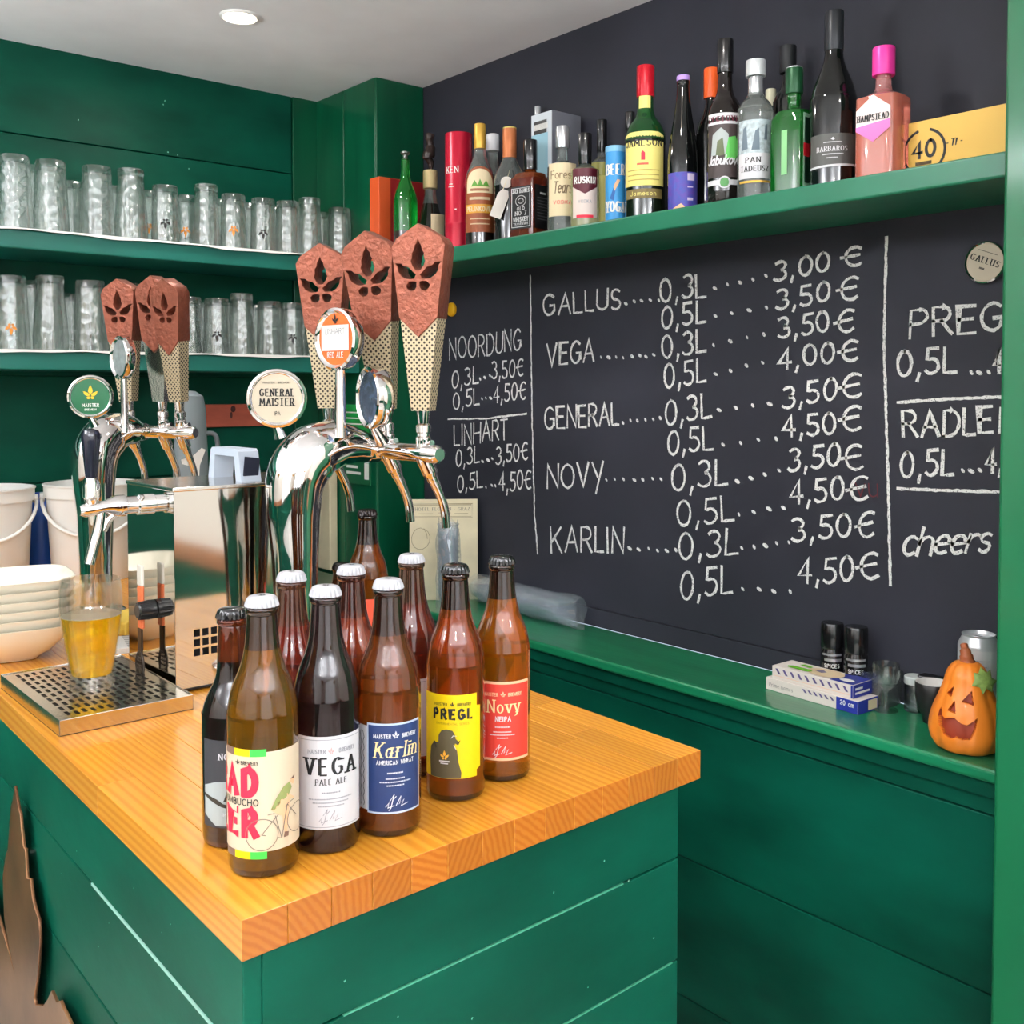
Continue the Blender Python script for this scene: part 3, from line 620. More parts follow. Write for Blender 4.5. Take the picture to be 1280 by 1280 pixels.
# ------------------------------------------------------------------ tap handles
CU = M('copper_plate', (138, 78, 60), .38, .55, var=.2, vscale=60, bump=.5, bscale=130)
CU2 = M('copper_plate_side', (140, 70, 52), .45, .4, bump=.3, bscale=200)
PERF = bpy.data.materials.new('perforated_metal'); PERF.use_nodes = True
N = PERF.node_tree.nodes; L = PERF.node_tree.links; b = N['Principled BSDF']; b.inputs['Metallic'].default_value = .35; b.inputs['Roughness'].default_value = .4
uvn = N.new('ShaderNodeUVMap'); mp_ = N.new('ShaderNodeMapping'); mp_.inputs['Rotation'].default_value = (0, 0, PI/4); mp_.inputs['Scale'].default_value = (1/.0060,)*3
vo = N.new('ShaderNodeTexVoronoi'); vo.voronoi_dimensions = '2D'; vo.inputs['Randomness'].default_value = 0; vo.inputs['Scale'].default_value = 1
rr = N.new('ShaderNodeValToRGB'); rr.color_ramp.interpolation = 'CONSTANT'; rr.color_ramp.elements[0].color = (.03, .022, .015, 1); rr.color_ramp.elements[1].color = (*lin((202, 186, 154)), 1); rr.color_ramp.elements[1].position = .3
L.new(uvn.outputs[0], mp_.inputs[0]); L.new(mp_.outputs[0], vo.inputs['Vector']); L.new(vo.outputs['Distance'], rr.inputs[0]); L.new(rr.outputs[0], b.inputs['Base Color'])
def taphandle(parent, pos, yaw, tilt=(0, 0), H=.275, Wt=.084, T=.036, silver=False):
    """pos: where the chrome collar sits; front face looks along local -Y"""
    m = Matrix.Translation(pos) @ Matrix.Rotation(tilt[0], 4, 'X') @ Matrix.Rotation(tilt[1], 4, 'Y') @ Matrix.Rotation(yaw, 4, 'Z')
    col = MB().lathe([(.0105, 0), (.0115, .003), (.0115, .012), (.0095, .014), (.0095, .018), (.0115, .02), (.0115, .03), (.0085, .033), (.0105, .05), (.012, .058), (.004, .059)], 20, mat=m).build('tap_handle', CHROME, parent, SM)
    z0 = .052; z1 = z0+H; zs = z0+H*.88; zc = z0+H*.50; wb_ = .029; tb = .024
    def wd(z): t = min(1, (z-z0)/(zs-z0)); return (wb_+(Wt-wb_)*t)/2
    def th(z): t = min(1, (z-z0)/(zs-z0)); return (tb+(T-tb)*t)/2
    # perforated sleeve, V-shaped where it meets the copper
    mb = MB(); vs = []
    for sx, sy in ((-1, -1), (1, -1), (1, 1), (-1, 1)): vs.append((sx*wd(z0), sy*th(z0), z0))
    zt = zc+.005
    for sx, sy in ((-1, -1), (1, -1), (1, 1), (-1, 1)): vs.append((sx*wd(zt), sy*th(zt), zt))
    mb.add(vs, [(0, 1, 5, 4), (1, 2, 6, 5), (2, 3, 7, 6), (3, 0, 4, 7), (3, 2, 1, 0)], mat=m)
    o = mb.build('perforated_sleeve', PERF if not silver else STEEL, col)
    if not silver:
        uv = o.data.uv_layers.new(name='UVMap'); inv = m.inverted()
        for p in o.data.polygons:
            for li in p.loop_indices:
                q = inv @ o.data.vertices[o.data.loops[li].vertex_index].co; nn = (inv.to_3x3() @ p.normal)
                uv.data[li].uv = (q.x if abs(nn.y) > abs(nn.x) else q.y, q.z)
    # copper head cut through with a leaf: tapered thickness is approximated by a plate between two sides
    def e(z, s): return (s*wd(z)*1.012, z)
    outer = [(0, zc-.028), e(zc, 1), e(zs, 1), (Wt*.42, zs+.012), (0, z1), (-Wt*.42, zs+.012), e(zs, -1), e(zc, -1)]
    holes = [[(x, z) for x, z in p] for p in leaflets(0, z0+H*.665, .072*Wt/.084)]
    xf = m @ Matrix(((1, 0, 0, 0), (0, 0, 1, 0), (0, 1, 0, 0), (0, 0, 0, 1)))
    head = cut('copper_head', outer, holes, -T/2, T/2, CU, col, .0006, xf)
    return col
def towards(p, off=0):
    """yaw so that local -Y looks from p to the camera, turned by off to the picture's left"""
    d = Vector((CAM.x-p[0], CAM.y-p[1])); a = math.atan2(d.y, d.x); return a+PI/2-off
def faucet(parent, p, sd, spout=.085):
    """p: point on the bar; sd: horizontal direction the spout leans to"""
    p = Vector(p); sd = Vector((sd[0], sd[1], 0)).normalized(); z = Vector((0, 0, 1))
    f = MB(); f.tube(smooth_path([p+z*.02, p, p-z*.012+sd*.003, p-z*.03+sd*.012, p-z*.042+sd*.018], 4), [.0115]*5+[.0125]*4+[.012]*4+[.009]*3+[.0085], 14)
    fo = f.build('faucet', CHROME, parent, SM)
    s_ = smooth_path([p-z*.04+sd*.017, p-z*.06+sd*.028, p-z*.085+sd*.038, p-z*(.03+spout)+sd*.042], 4)
    MB().tube(s_, [.0075]*4+[.0068]*(len(s_)-4), 14).build('spout', CHROME, fo, SM)
    l = MB(); l.tube([p+z*.012, p+z*.016+Vector((-sd.y, sd.x, 0))*-.022], [.003, .005], 10); l.build('flow_lever', CHROME, fo, SM)
    return fo
def tower(label, base, arm, barz, reach, barlo, barhi, faucets):
    t = thing('beer_tower', label, 'beer tap')
    bx, by = base; a = Vector((arm[0], arm[1], 0)).normalized(); z = Vector((0, 0, 1)); o = Vector((bx, by, CT)); bd = Vector((a.y, -a.x, 0))
    MB().lathe([(.055, 0), (.055, .006), (.05, .01), (.034, .014), (.03, .02)], 36, mat=Matrix.Translation(o)).build('base_flange', CHROME, t, SM)
    path = [(0, .012), (0, .10), (0, .2), (-.002, .27), (.004, .32), (.03, .35), (.068, .362), (.105, .360), (reach-.012, barz-CT)]
    rad = [.031, .031, .035, .041, .045, .045, .037, .028, .019]
    P = smooth_path([o+a*x+z*h for x, h in path], 7); R = []
    for i in range(len(P)):
        f = i/7; k = min(int(f), 7); R.append(rad[k]+(rad[min(k+1, 8)]-rad[k])*(f-k))
    MB().tube(P, R, 40).build('swan_neck', CHROME, t, SM)
    j = o+a*reach; j.z = barz
    MB().cyl(j-a*.022, j-a*.004, .0205, seg=28).build('neck_collar', CHROME, t, SM)
    mb = MB(); pts = [j+bd*barlo, j+bd*(barlo+.006), j+bd*(barhi-.006), j+bd*barhi]
    mb.tube(pts, [.009, .0135, .0135, .009], 24); mb.build('tap_bar', CHROME, t, SM)
    MB().cyl(j-bd*.012, j+bd*.012, .0175, seg=24).build('clamp', STEEL, t, SM)
    for s_, tilt, kw in faucets:
        p = j+bd*s_; fo = faucet(t, p, a)
        off = kw.pop('off', .55); taphandle(t, p+z*.012, towards(p, off), tilt, **kw)
    return t, j, bd, a
t, j, bd, a = tower('large chrome beer tap tower in front with three copper-topped handles', (.747, 1.392), (1, 0), 1.402, .148, -.17, .165, [(-.152, (0, -.03), dict(off=.36)), (.028, (.0, -.10), dict(off=.42, silver=False)), (.124, (0, .0), dict(off=.44))])
p = on(0, .72, 346, 498); badge(t, p, .0440, (-.42, -.9), 'cream')
MB().tube([(p.x, p.y, p.z-.042), (p.x+.006, p.y, p.z-.058)], [.006, .009], 14).build('badge_foot', CHROME, t, SM)
p = on(0, .80, 422, 424); bdg = badge(t, p, .0475, (-1, -.16), 'red', .016); q = Vector((p.x+.004, p.y, p.z))
MB().tube([(q.x, q.y, q.z-.045), (q.x, q.y, q.z-.09), (q.x, q.y, 1.425)], [.0072, .0082, .009], 18).build('badge_stalk', CHROME, t, SM)
p = on(0, .845, 464, 497); badge(t, p, .0475, (-1, .18), 'blue', .02)
MB().tube([(p.x+.004, p.y, p.z-.045), (p.x+.02, p.y, p.z-.07)], [.006, .01], 12).build('badge_foot', CHROME, t, SM)
ar2 = (.90, .436)
t, j, bd, a = tower('smaller chrome beer tap tower farther back on the left with a green badge', (.69, 2.11), ar2, 1.408, .128, -.07, .145, [(-.03, (0, -.05), dict(off=.6, H=.255, Wt=.076)), (.060, (0, -.04), dict(off=.7, H=.258, Wt=.078, silver=True)), (.107, (.05, -.10), dict(off=.7, H=.25, Wt=.07))])
p = on(0, .655, 113, 496); badge(t, p, .0415, (-.3, -.95), 'green')
MB().tube([(p.x, p.y, p.z-.04), (p.x+.008, p.y, p.z-.056)], [.006, .009], 12).build('badge_foot', CHROME, t, SM)
p = on(0, .74, 152, 447); badge(t, p, .044, (-1, -.05), 'pale', .014)
MB().tube([(p.x+.004, p.y, p.z-.043), (p.x+.004, p.y, p.z-.09), (p.x+.004, p.y, 1.41)], [.006, .0075, .0085], 14).build('badge_stalk', CHROME, t, SM)
# ------------------------------------------------------------------ steel cooler with its own tap
BX, BY, BL, BW, BH = .592, 1.468, .238, .178, .298
cb = thing('beer_cooler', 'polished stainless steel table beer cooler with a black-handled tap', 'beer cooler', (BX, BY, CT), math.radians(1.2))
holes = [rect(.028+i*.0135, .052+k*.0145, .028+i*.0135+.0098, .052+k*.0145+.0108) for i in range(9) for k in range(3)]
cut('side_panel', rect(0, .006, BL, BH), holes, -.0006, .0006, MIRROR, cb, 0, Matrix(((1, 0, 0, 0), (0, 0, 1, 0), (0, 1, 0, 0), (0, 0, 0, 1))))
mb = MB(); mb.box((0, BW-.001, .006), (BL, BW, BH)); mb.box((BL-.001, .001, .006), (BL, BW, BH)); mb.build('rear_panel', MIRROR, cb)
MB().box((0, .001, .006), (.0012, BW, BH)).build('front_panel', MIRROR, cb)
MB().box((.004, .012, .008), (BL-.004, .014, BH-.004)).build('inner_liner', M('dark_inside', (20, 18, 16), .8), cb)
MB().rbox((-.002, -.002, BH), (BL+.002, BW+.002, BH+.006), .0015).build('lid', STEEL, cb)
MB().box((-.001, -.001, .003), (BL+.001, BW+.001, .0065)).build('base_rail', BLACK, cb)
mb = MB()
for x in (.03, BL-.03):
    for y in (.03, BW-.03): mb.cyl((x, y, 0), (x, y, .006), .012)
mb.build('rubber_foot', BLACK, cb)
# arched carry handle on the lid, its long side towards the tap
hm = M('grey_handle', (196, 206, 220), .35); hb = M('dark_handle', (34, 36, 52), .4)
yz = Matrix(((0, 0, 1, 0), (1, 0, 0, 0), (0, 1, 0, 0), (0, 0, 0, 1)))
arch = [(.030, 0), (.040, .046), (.045, .050), (.132, .050), (.137, .046), (.147, 0), (.128, 0), (.122, .038), (.055, .038), (.049, 0)]
ho = MB().prism(arch, .122, .156, mat=Matrix.Translation((0, 0, BH+.006)) @ yz).build('carry_handle', hm, cb)
MB().prism([(.126, .0), (.152, .0), (.152, .036), (.126, .040)], .0, .0012, mat=Matrix.Translation((0, .0335, BH+.006)) @ Matrix.Rotation(math.radians(12), 4, 'X') @ Matrix(((1, 0, 0, 0), (0, 0, 1, 0), (0, 1, 0, 0), (0, 0, 0, 1)))).build('handle_inset', hb, ho)
MB().cyl((.190, .05, BH+.006), (.190, .05, BH+.018), .006).build('vent_knob', STEEL, cb, SM)
# tap of the cooler
zt = .272; yt = .107
mb = MB(); mb.tube([(.001, yt, zt), (-.012, yt, zt), (-.014, yt, zt), (-.03, yt, zt), (-.032, yt, zt), (-.045, yt, zt), (-.06, yt, zt), (-.09, yt, zt-.003), (-.098, yt, zt-.003)], [.016, .016, .0135, .0135, .0165, .0165, .010, .0105, .007], 20)
tp = mb.build('faucet', CHROME, cb, SM)
MB().tube([(-.08, yt, zt+.006), (-.08, yt, zt+.014), (-.08, yt, zt+.016), (-.08, yt, zt+.034), (-.08, yt, zt+.045)], [.009, .0105, .0125, .0125, .009], 16).build('collar', CHROME, tp, SM)
MB().lathe([(.0085, .045), (.0095, .055), (.0135, .1), (.014, .108), (.011, .115), (.003, .118)], 12, mat=Matrix.Translation((-.08, yt, zt))).build('lever', M('black_handle', (24, 26, 40), .18, coat=.5), tp, SM)
MB().tube(smooth_path([(-.066, yt, zt-.005), (-.07, yt, zt-.03), (-.078, yt-.002, zt-.055), (-.086, yt-.004, zt-.083)], 5), .0078, 16).build('spout', CHROME, tp, SM)
MB().tube(smooth_path([(-.03, yt, zt-.008), (-.052, yt, zt-.016), (-.064, yt, zt-.035)], 5), .006, 12).build('side_tube', CHROME, tp, SM)
# temperature knob
mb = MB(); m_ = Matrix.Translation((0, .075, .115)) @ Matrix.Rotation(-PI/2, 4, 'Y')
pr_ = []
mb.lathe([(.0145, .001), (.0145, .008), (.0125, .024), (.010, .027), (.001, .027)], 20, mat=m_)
for k in range(10):
    an = k*PI/5; mb.tube([m_ @ Vector((.0135*math.cos(an), .0135*math.sin(an), .008)), m_ @ Vector((.0118*math.cos(an), .0118*math.sin(an), .025))], .0018, 6)
mb.build('temperature_knob', BLACK, cb, .5)
# strap of the opener leaning on the steel front
op = thing('foam_skimmer', 'orange and black handled skimmer leaning on the steel cooler front', 'skimmer', (BX-.004, BY+.088, CT), math.radians(1.2))
mb = MB(); mb.rbox((-.016, -.0095, .15), (-.011, .0095, .182), .002); mb.build('tip', M('white_enamel', (232, 226, 216), .3), op)
mb = MB(); mb.rbox((-.0165, -.009, .085), (-.0105, .009, .151), .003); mb.build('handle', M('orange_wood', (214, 110, 66), .5), op)
mb = MB(); mb.rbox((-.0165, -.0085, .045), (-.0135, .0085, .086), .002)
mb.tube([(-.016, .014*math.cos(k*PI/8), .030+.020*math.sin(k*PI/8)) for k in range(17)], .002, 8)
for k in range(-2, 3): mb.tube([(-.016, k*.005, .013), (-.016, k*.005, .047)], .0008, 6); mb.tube([(-.016, -.012, .03+k*.006), (-.016, .012, .03+k*.006)], .0008, 6)
mb.build('wire_head', M('blackened_wire', (44, 36, 28), .35, .5), op)
# ------------------------------------------------------------------ drip tray
TX0, TX1, TY0, TY1 = .404, .5835, 1.385, 1.668
tr = thing('drip_tray', 'stainless steel drip tray with a slotted grid under the beer glass', 'drip tray', (TX0, TY0, CT), 0)
tw, tl = TX1-TX0, TY1-TY0
mb = MB(); mb.rbox((0, 0, 0), (tw, .0015, .0215), .0006); mb.rbox((0, tl-.0015, 0), (tw, tl, .0215), .0006); mb.rbox((0, 0, 0), (.0015, tl, .0215), .0006); mb.rbox((tw-.0015, 0, 0), (tw, tl, .0215), .0006); mb.box((0, 0, 0), (tw, tl, .0015))
mb.build('pan', STEEL, tr)
sl = []
nx_, ny_ = 14, 10
for i in range(nx_):
    for k in range(ny_):
        x = .014+(tw-.028)*(i+.5)/nx_+0; y = (.0 if i % 2 else .004)+ .014+(tl-.028)*(k+.5)/ny_
        sl.append(rect(x-.0026, y-.0088, x+.0026, y+.0088))
cut('drip_grid', rect(.002, .002, tw-.002, tl-.002), sl, .0185, .0200, STEEL, tr)
MB().box((.003, .003, .0016), (tw-.003, tl-.003, .003)).build('pan_floor', M('dark_steel', (70, 66, 60), .4, .8), tr)
# beer glass
g = on(2, CT+.0205, 115, 858); gx, gy = g.x, g.y
bg = thing('beer_glass', 'tall glass of golden beer standing on the drip tray', 'beer glass', (gx, gy, CT+.0202))
outer = [(.029, 0), (.0305, .002), (.0305, .012), (.0295, .018), (.031, .03), (.036, .062), (.0415, .1), (.0432, .12), (.0425, .14), (.0405, .156)]
inner = [(.0395, .156), (.0412, .14), (.0420, .12), (.0403, .1), (.0347, .062), (.0297, .03), (.027, .02), (.001, .018)]
MB().lathe([(.001, 0)]+outer+inner, 48, close=False).build('glass_body', glass_mat('beer_glass_clear', (255, 255, 255), .72), bg, SM)
BEER = M('golden_beer', (255, 200, 10), .04, trans=.8, ior=1.2, var=.10, vscale=30)
MB().lathe([(.0262, .0195), (.0292, .031), (.0342, .062), (.0398, .1), (.0405, .104), (.001, .104)], 44).build('beer', BEER, bg, SM)
MB().lathe([(.0405, .1042), (.0395, .1052), (.03, .1054), (.001, .1055)], 40).build('foam', M('beer_foam', (250, 240, 214), .3, bump=.4, bscale=260, trans=.85), bg, SM)
# ------------------------------------------------------------------ bowls, tubs, clutter
BOWL = M('cream_porcelain', (238, 232, 214), .22, coat=.4)
P4 = lambda z: 4.0
for k in range(6):
    z = CT+.001+k*.0152
    pr_ = [(.036, 0), (.040, .004), (.058, .016), (.079, .038), (.092, .058), (.0935, .0605), (.091, .0605), (.077, .040), (.056, .0185), (.036, .009), (.001, .008)]
    o = MB().lathe(pr_, 56, pw=P4, mat=Matrix.Translation((.468, 1.85, z)) @ Matrix.Rotation(math.radians(-8), 4, 'Z')).build('bowl', BOWL, None, SM)
    pos = ('at the bottom of the stack', 'second from the bottom of the stack', 'third from the bottom of the stack', 'third from the top of the stack', 'second from the top of the stack', 'on top of the stack')[k]
    tag(o, 'square white porcelain bowl '+pos, 'bowl', 'stack of square bowls')
TUB = M('tub_plastic', (226, 226, 222), .35, trans=.0, sss=.1)
for u, v, r, H, dd, l in ((-22, 612, .106, .222, 2.36, 'white plastic tub at the left edge with its handle hanging down'), (114, 603, .106, .225, 2.46, 'white plastic tub standing behind the chrome beer tower')):
    dr = FWD+RGT*((u-640)/FPX); x, y = dr.x*dd, dr.y*dd
    t = thing('plastic_tub', l, 'tub', (x, y, CT))
    MB().lathe([(.001, .001), (r*.83, 0), (r*.85, .003), (r*.955, H-.03), (r*1.0, H-.03), (r*1.005, H-.004), (r*1.03, H-.003), (r*1.03, H), (r*.97, H+.001), (r*.94, H-.03), (r*.82, .006), (.001, .005)], 56, close=False).build('tub_body', TUB, t, SM)
    cdir = Vector((-x, -y, 0)).normalized(); sd = Vector((-cdir.y, cdir.x, 0))
    pts = [sd*(s*r*1.04*math.cos(q))+cdir*(r*1.12*math.sin(q)*.9+.0)+Vector((0, 0, H-.03-.085*math.sin(q))) for s in (1,) for q in [PI*k/16 for k in range(17)]]
    MB().tube(pts, .0042, 10).build('tub_handle', M('white_handle', (232, 232, 228), .4), t, SM)
    mb = MB()
    for s in (1, -1): mb.tube([sd*(s*r*.97)+Vector((0, 0, H-.03)), sd*(s*r*1.07)+Vector((0, 0, H-.03))], .011, 12)
    mb.build('handle_lug', TUB, t, SM)
q = on(1, 2.66, 52, 700)
q = on(1, 2.70, 52, 700); t = thing('blue_jug', 'blue plastic jug between the two white tubs', 'jug', (q.x, 2.70, CT))
MB().lathe([(.042, 0), (.047, .004), (.047, .12), (.04, .15), (.02, .168), (.012, .174), (.012, .188), (.001, .19)], 28).build('jug_body', M('blue_plastic', (36, 84, 170), .35), t, SM)
MB().lathe([(.015, .176), (.015, .192), (.001, .193)], 20).build('cap', M('blue_cap', (24, 60, 140), .4), t, SM)
q = on(2, CT+.03, 150, 757); o = MB().rbox((-.05, -.045, 0), (.04, .045, .028), .004, mat=Matrix.Translation((q.x-.01, q.y-.08, CT)) @ Matrix.Rotation(.4, 4, 'Z')).build('sponge', M('yellow_sponge', (232, 196, 84), .8, bump=.6, bscale=160)); tag(o, 'yellow sponge cloth behind the beer glass', 'sponge')
q = on(2, CT, 152, 792)
t = thing('bottle_opener', 'dark metal bottle opener lying behind the beer glass', 'opener', (q.x, q.y+.03, CT), .9)
MB().rbox((-.05, -.01, .0), (.03, .01, .007), .003).build('handle', M('brown_wood', (110, 66, 40), .5), t)
mb = MB(); mb.tube([(.045+.015*math.cos(k*PI/8), .015*math.sin(k*PI/8), .006) for k in range(17)], .004, 8); mb.build('ring', M('dark_metal', (30, 30, 32), .3, .8), t, SM)
q = on(2, CT, 152, 808); t = thing('paper_booklet', 'white printed booklet lying on the bar top beside the steel cooler', 'booklet', (q.x-.02, q.y-.0, CT), 1.35)
mb = MB()
for k in range(4): mb.rbox((-.05+k*.0006, -.04, k*.0022), (.05-k*.0004, .04, k*.0022+.002), .0004, 1)
mb.build('pages', WHITE, t)
lines(t, lambda x, y: Vector((x, y, .0089)), [[(-.045+i*.011, -.036), (-.040+i*.011, -.026)] for i in range(9)], .003, INK, 'print')
fill(t, lambda x, y: Vector((x, y, .0089)), [rect(-.04, .0, .04, .006), rect(-.04, .012, .02, .016), rect(-.04, .022, .03, .026)], M('grey_print', (150, 150, 150), .6))
# grey panel and scraper behind the rear tap, wooden rail on the wall
dr = FWD+RGT*((238-640)/FPX); q = Vector((dr.x*2.5, dr.y*2.5, CT))
t = thing('plastic_jug', 'tall grey plastic measuring jug standing behind the rear tap', 'jug', q, towards(q))
pr_ = [(.040, 0), (.043, .003), (.041, .25), (.036, .40), (.03, .43), (.012, .442), (.001, .443)]
MB().lathe(pr_, 36, ax=1, ay=.8).build('jug_body', M('grey_plastic', (118, 128, 132), .5), t, SM)
MB().tube(smooth_path([(.036, 0, .34), (.06, 0, .33), (.062, 0, .25), (.040, 0, .2)], 5), .006, 10).build('jug_handle', M('grey_plastic_dark', (92, 100, 104), .5), t, SM)
dr = FWD+RGT*((243-640)/FPX); q = Vector((dr.x*2.2, dr.y*2.2, CT))
t = thing('scraper', 'white head scraper with a brown handle upright behind the steel cooler', 'scraper', q, towards(q))
MB().tube([(0, 0, .0), (0, 0, .26)], .007, 12).build('handle', M('brown_wood', (110, 66, 40), .5), t, SM)
MB().prism([(-.006, .25), (.008, .25), (.010, .285), (.022, .318), (.014, .322), (-.004, .305), (-.028, .298), (-.026, .289), (-.006, .283)], -.005, .005, mat=Matrix(((1, 0, 0, 0), (0, 0, 1, 0), (0, 1, 0, 0), (0, 0, 0, 1)))).build('scraper_head', WHITE, t)
t = thing('wall_rail', 'reddish brown wooden rail with dark knots on the green back wall', 'rail', (0, 0, 0))
MB().rbox((1.19, YB-.022, 1.386), (1.49, YB-.001, 1.452), .002).build('board', M('red_wood', (176, 84, 64), .5, var=.25, vscale=7, stretch=(1, 1, 4)), t)
kn = M('wood_knot', (74, 30, 28), .6)
for x, zz, w_, h_ in ((1.236, 1.432, .006, .012), (1.237, 1.405, .005, .012), (1.33, 1.438, .008, .01), (1.324, 1.42, .004, .01), (1.43, 1.42, .005, .008)):
    fill(t, lambda a, b: (a, YB-.0224, b), [[(x+w_*math.cos(k*PI/5), zz+h_*math.sin(k*PI/5)) for k in range(10)]], kn, 'knot', .1)
# sign on the side of the pier, and the cream board standing in the corner
SG1 = M('sign_green', (22, 140, 64), .45)
sy0, sy1, sz0, sz1 = 2.712, 2.563, 1.215, 1.452
t = thing('green_sign', 'small green and white printed notice on the side of the green pier', 'sign', (PX0-.002, 0, 0))
MB().rbox((-.003, sy1, sz0), (0, sy0, sz1), .0008).build('sign_sheet', M('sign_dark_green', (16, 84, 52), .45), t)
mp = lambda x, y: Vector((-.0036, sy0-x, y))
fill(t, mp, [rect(.004, 1.33, .146, 1.45)], SG1, 'sign_band'); 
mp2 = lambda x, y: Vector((-.0042, sy0-x, y))
fill(t, mp2, [rect(.02, 1.425, .12, 1.429), rect(.02, 1.408, .10, 1.412), rect(.02, 1.391, .11, 1.395), rect(.02, 1.262, .085, 1.270), rect(.02, 1.244, .10, 1.252)], WHITEP, 'sign_print')
fill(t, mp2, [rect(.12, 1.232, .144, 1.28)], WHITEP, 'sign_tab')
t = tag(MB().rbox((PX0-.034, 2.745, .945), (PX0-.006, 2.86, 1.255), .004).build('cream_board', M('cream_card', (214, 200, 168), .6, var=.12, vscale=9)), 'cream board standing upright in the corner beside the green pier', 'board')
# ------------------------------------------------------------------ beer bottles on the bar
BEERP = [(.0, .0002), (.028, .0004), (.0312, .002), (.033, .008), (.033, .136), (.0328, .144), (.0319, .153), (.0303, .1625), (.0278, .172), (.0246, .180), (.0217, .187), (.0196, .1935), (.0180, .200), (.0167, .207), (.0157, .215), (.0149, .225), (.0142, .235), (.0140, .239), (.0152, .2405), (.0154, .244), (.0140, .2455), (.0132, .2475)]
NOOP = [(.0, .0002), (.026, .0004), (.029, .002), (.0305, .007), (.0305, .118), (.0298, .128), (.0275, .138), (.0235, .148), (.019, .157), (.0162, .165), (.0148, .180), (.0142, .200), (.0136, .213), (.0132, .215), (.0148, .2165), (.015, .220), (.0136, .2215), (.0130, .2235)]
def refine(pr, n=3):
    P = smooth_path([(r, 0, z) for r, z in pr[3:]], n); return pr[:3]+[(max(p.x, .0001), p.z) for p in P]
def cap(parent, z, mat, print_=None):
    m = Matrix.Translation((0, 0, z)); seg = 84; vs = []; fs = []
    rows = [(.0001, .0082, 0), (.0100, .0080, 0), (.0126, .0071, 0), (.0138, .0055, .3), (.0145, .0020, 1), (.0154, -.0014, 1), (.0148, -.0018, 1), (.0128, .001, .5)]
    for r, zz, f in rows:
        for k in range(seg): vs.append(((r+f*.0009*math.cos(21*2*PI*k/seg))*math.cos(2*PI*k/seg), (r+f*.0009*math.cos(21*2*PI*k/seg))*math.sin(2*PI*k/seg), zz))
    for i in range(len(rows)-1):
        for k in range(seg): fs.append((i*seg+k, i*seg+(k+1) % seg, (i+1)*seg+(k+1) % seg, (i+1)*seg+k))
    c = MB().add(vs, fs, mat=m).build('crown_cap', mat, parent, 1.)
    if print_:
        fill(c, lambda x, y: (x, y, z+.0085), leaflets(0, -.003, .008), print_, 'cap_print')
    return c
CAPW = M('cap_white', (184, 184, 190), .3, coat=.3); CAPB = M('cap_black', (20, 20, 22), .18, .4, coat=.6)
def beerglass(nm, liq, neck, tr=.42):
    return (M('liq_'+nm, liq, .09, trans=tr+.33, ior=1.33, coat=.8), M('neck_'+nm, neck, .05, trans=.7, ior=1.35, coat=.8), M('shaded_heel_'+nm, tuple(int(c*.75) for c in neck), .06, trans=.5, ior=1.4, coat=.8))  # heel darkened: thick brown glass, plus shading put into its colour
def beer(label, base, ycap, nm, liq, neck, level, capm, capprint=None, prof=BEERP, H=.2475, tr=.42, tag_group='beer bottles lined up on the bar top'):
    x, y = base; t = thing('beer_bottle', label, 'beer bottle', (x, y, CT+.0002), 0, tag_group)
    ml, mn, mh = beerglass(nm, liq, neck, tr)
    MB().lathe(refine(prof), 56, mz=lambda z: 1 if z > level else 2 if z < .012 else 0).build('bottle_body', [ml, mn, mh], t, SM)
    mb = MB().lathe([(r+.0002, level+dz) for r, dz in ((.0171*(1 if prof is BEERP else .9), -.0012), (.0175*(1 if prof is BEERP else .9), 0), (.0171*(1 if prof is BEERP else .9), .0012))], 40, close=False)
    cap(t, H, capm, capprint); return t
def paper(t, r, ang, w_, z0, z1, mat, name='paper_label', off=.0003, top=None):
    return fill(t, cylmap(r, ang, off), [rect(-w_/2, z0, w_/2, z1)], mat, name, .0025)
def tocam(b, off=0.): return math.atan2(CAM.y-b[1], CAM.x-b[0])+math.radians(off)
# --- RADLER
b = (.442, .889); bt_ = beer('front left bottle of amber radler with white cap and cyclist label', b, 738, 'radler', (158, 106, 14), (56, 30, 12), .208, CAPW, INK, tr=.5)
an = tocam(b, -3); CRM = M('label_cream', (214, 196, 170), .5); RED = M('label_red', (226, 36, 66), .5); YEL = M('label_yellow', (240, 204, 10), .5); GRN = M('label_green', (60, 190, 70), .5)
lb = paper(bt_, .033, an, .096, .026, .118, CRM)
m1 = cylmap(.033, an, .0006); m2 = cylmap(.033, an, .0009); m3 = cylmap(.033, an, .0012)
BRN = M('label_brown', (110, 84, 70), .6)
for z in (.0195, .114): 
    fill(lb, m1, [rect(-.042, z, -.027, z+.0068)], BRN, 'colour_band'); fill(lb, m1, [rect(-.027, z, -.0105, z+.0068)], YEL, 'colour_band'); fill(lb, m1, [rect(-.0105, z, .0045, z+.0068)], GRN, 'colour_band')
text(lb, m2, 'RAD', -.0055, .0795, .0225, RED, .30, align='r', width=.048, gap=.5); text(lb, m2, 'LER', -.0055, .0415, .0225, RED, .30, align='r', width=.046, gap=.5)
text(lb, m2, 'KOMBUCHO', -.003, .0690, .0058, INK, .15, align='r', width=.042); text(lb, m2, 'BREWERY', -.0028, .1065, .0032, INK, .16, align='r', width=.016); fill(lb, m2, [leaf(-.0225, .1065, .005)], INK)
BK = M('pencil_line', (112, 102, 92), .7); OLV = M('olive_print', (134, 142, 84), .6); SKN = M('skin_print', (226, 180, 140), .6)
wheel = lambda cx, cy, r: [(cx+r*math.cos(k*PI/14), cy+r*math.sin(k*PI/14)) for k in range(29)]
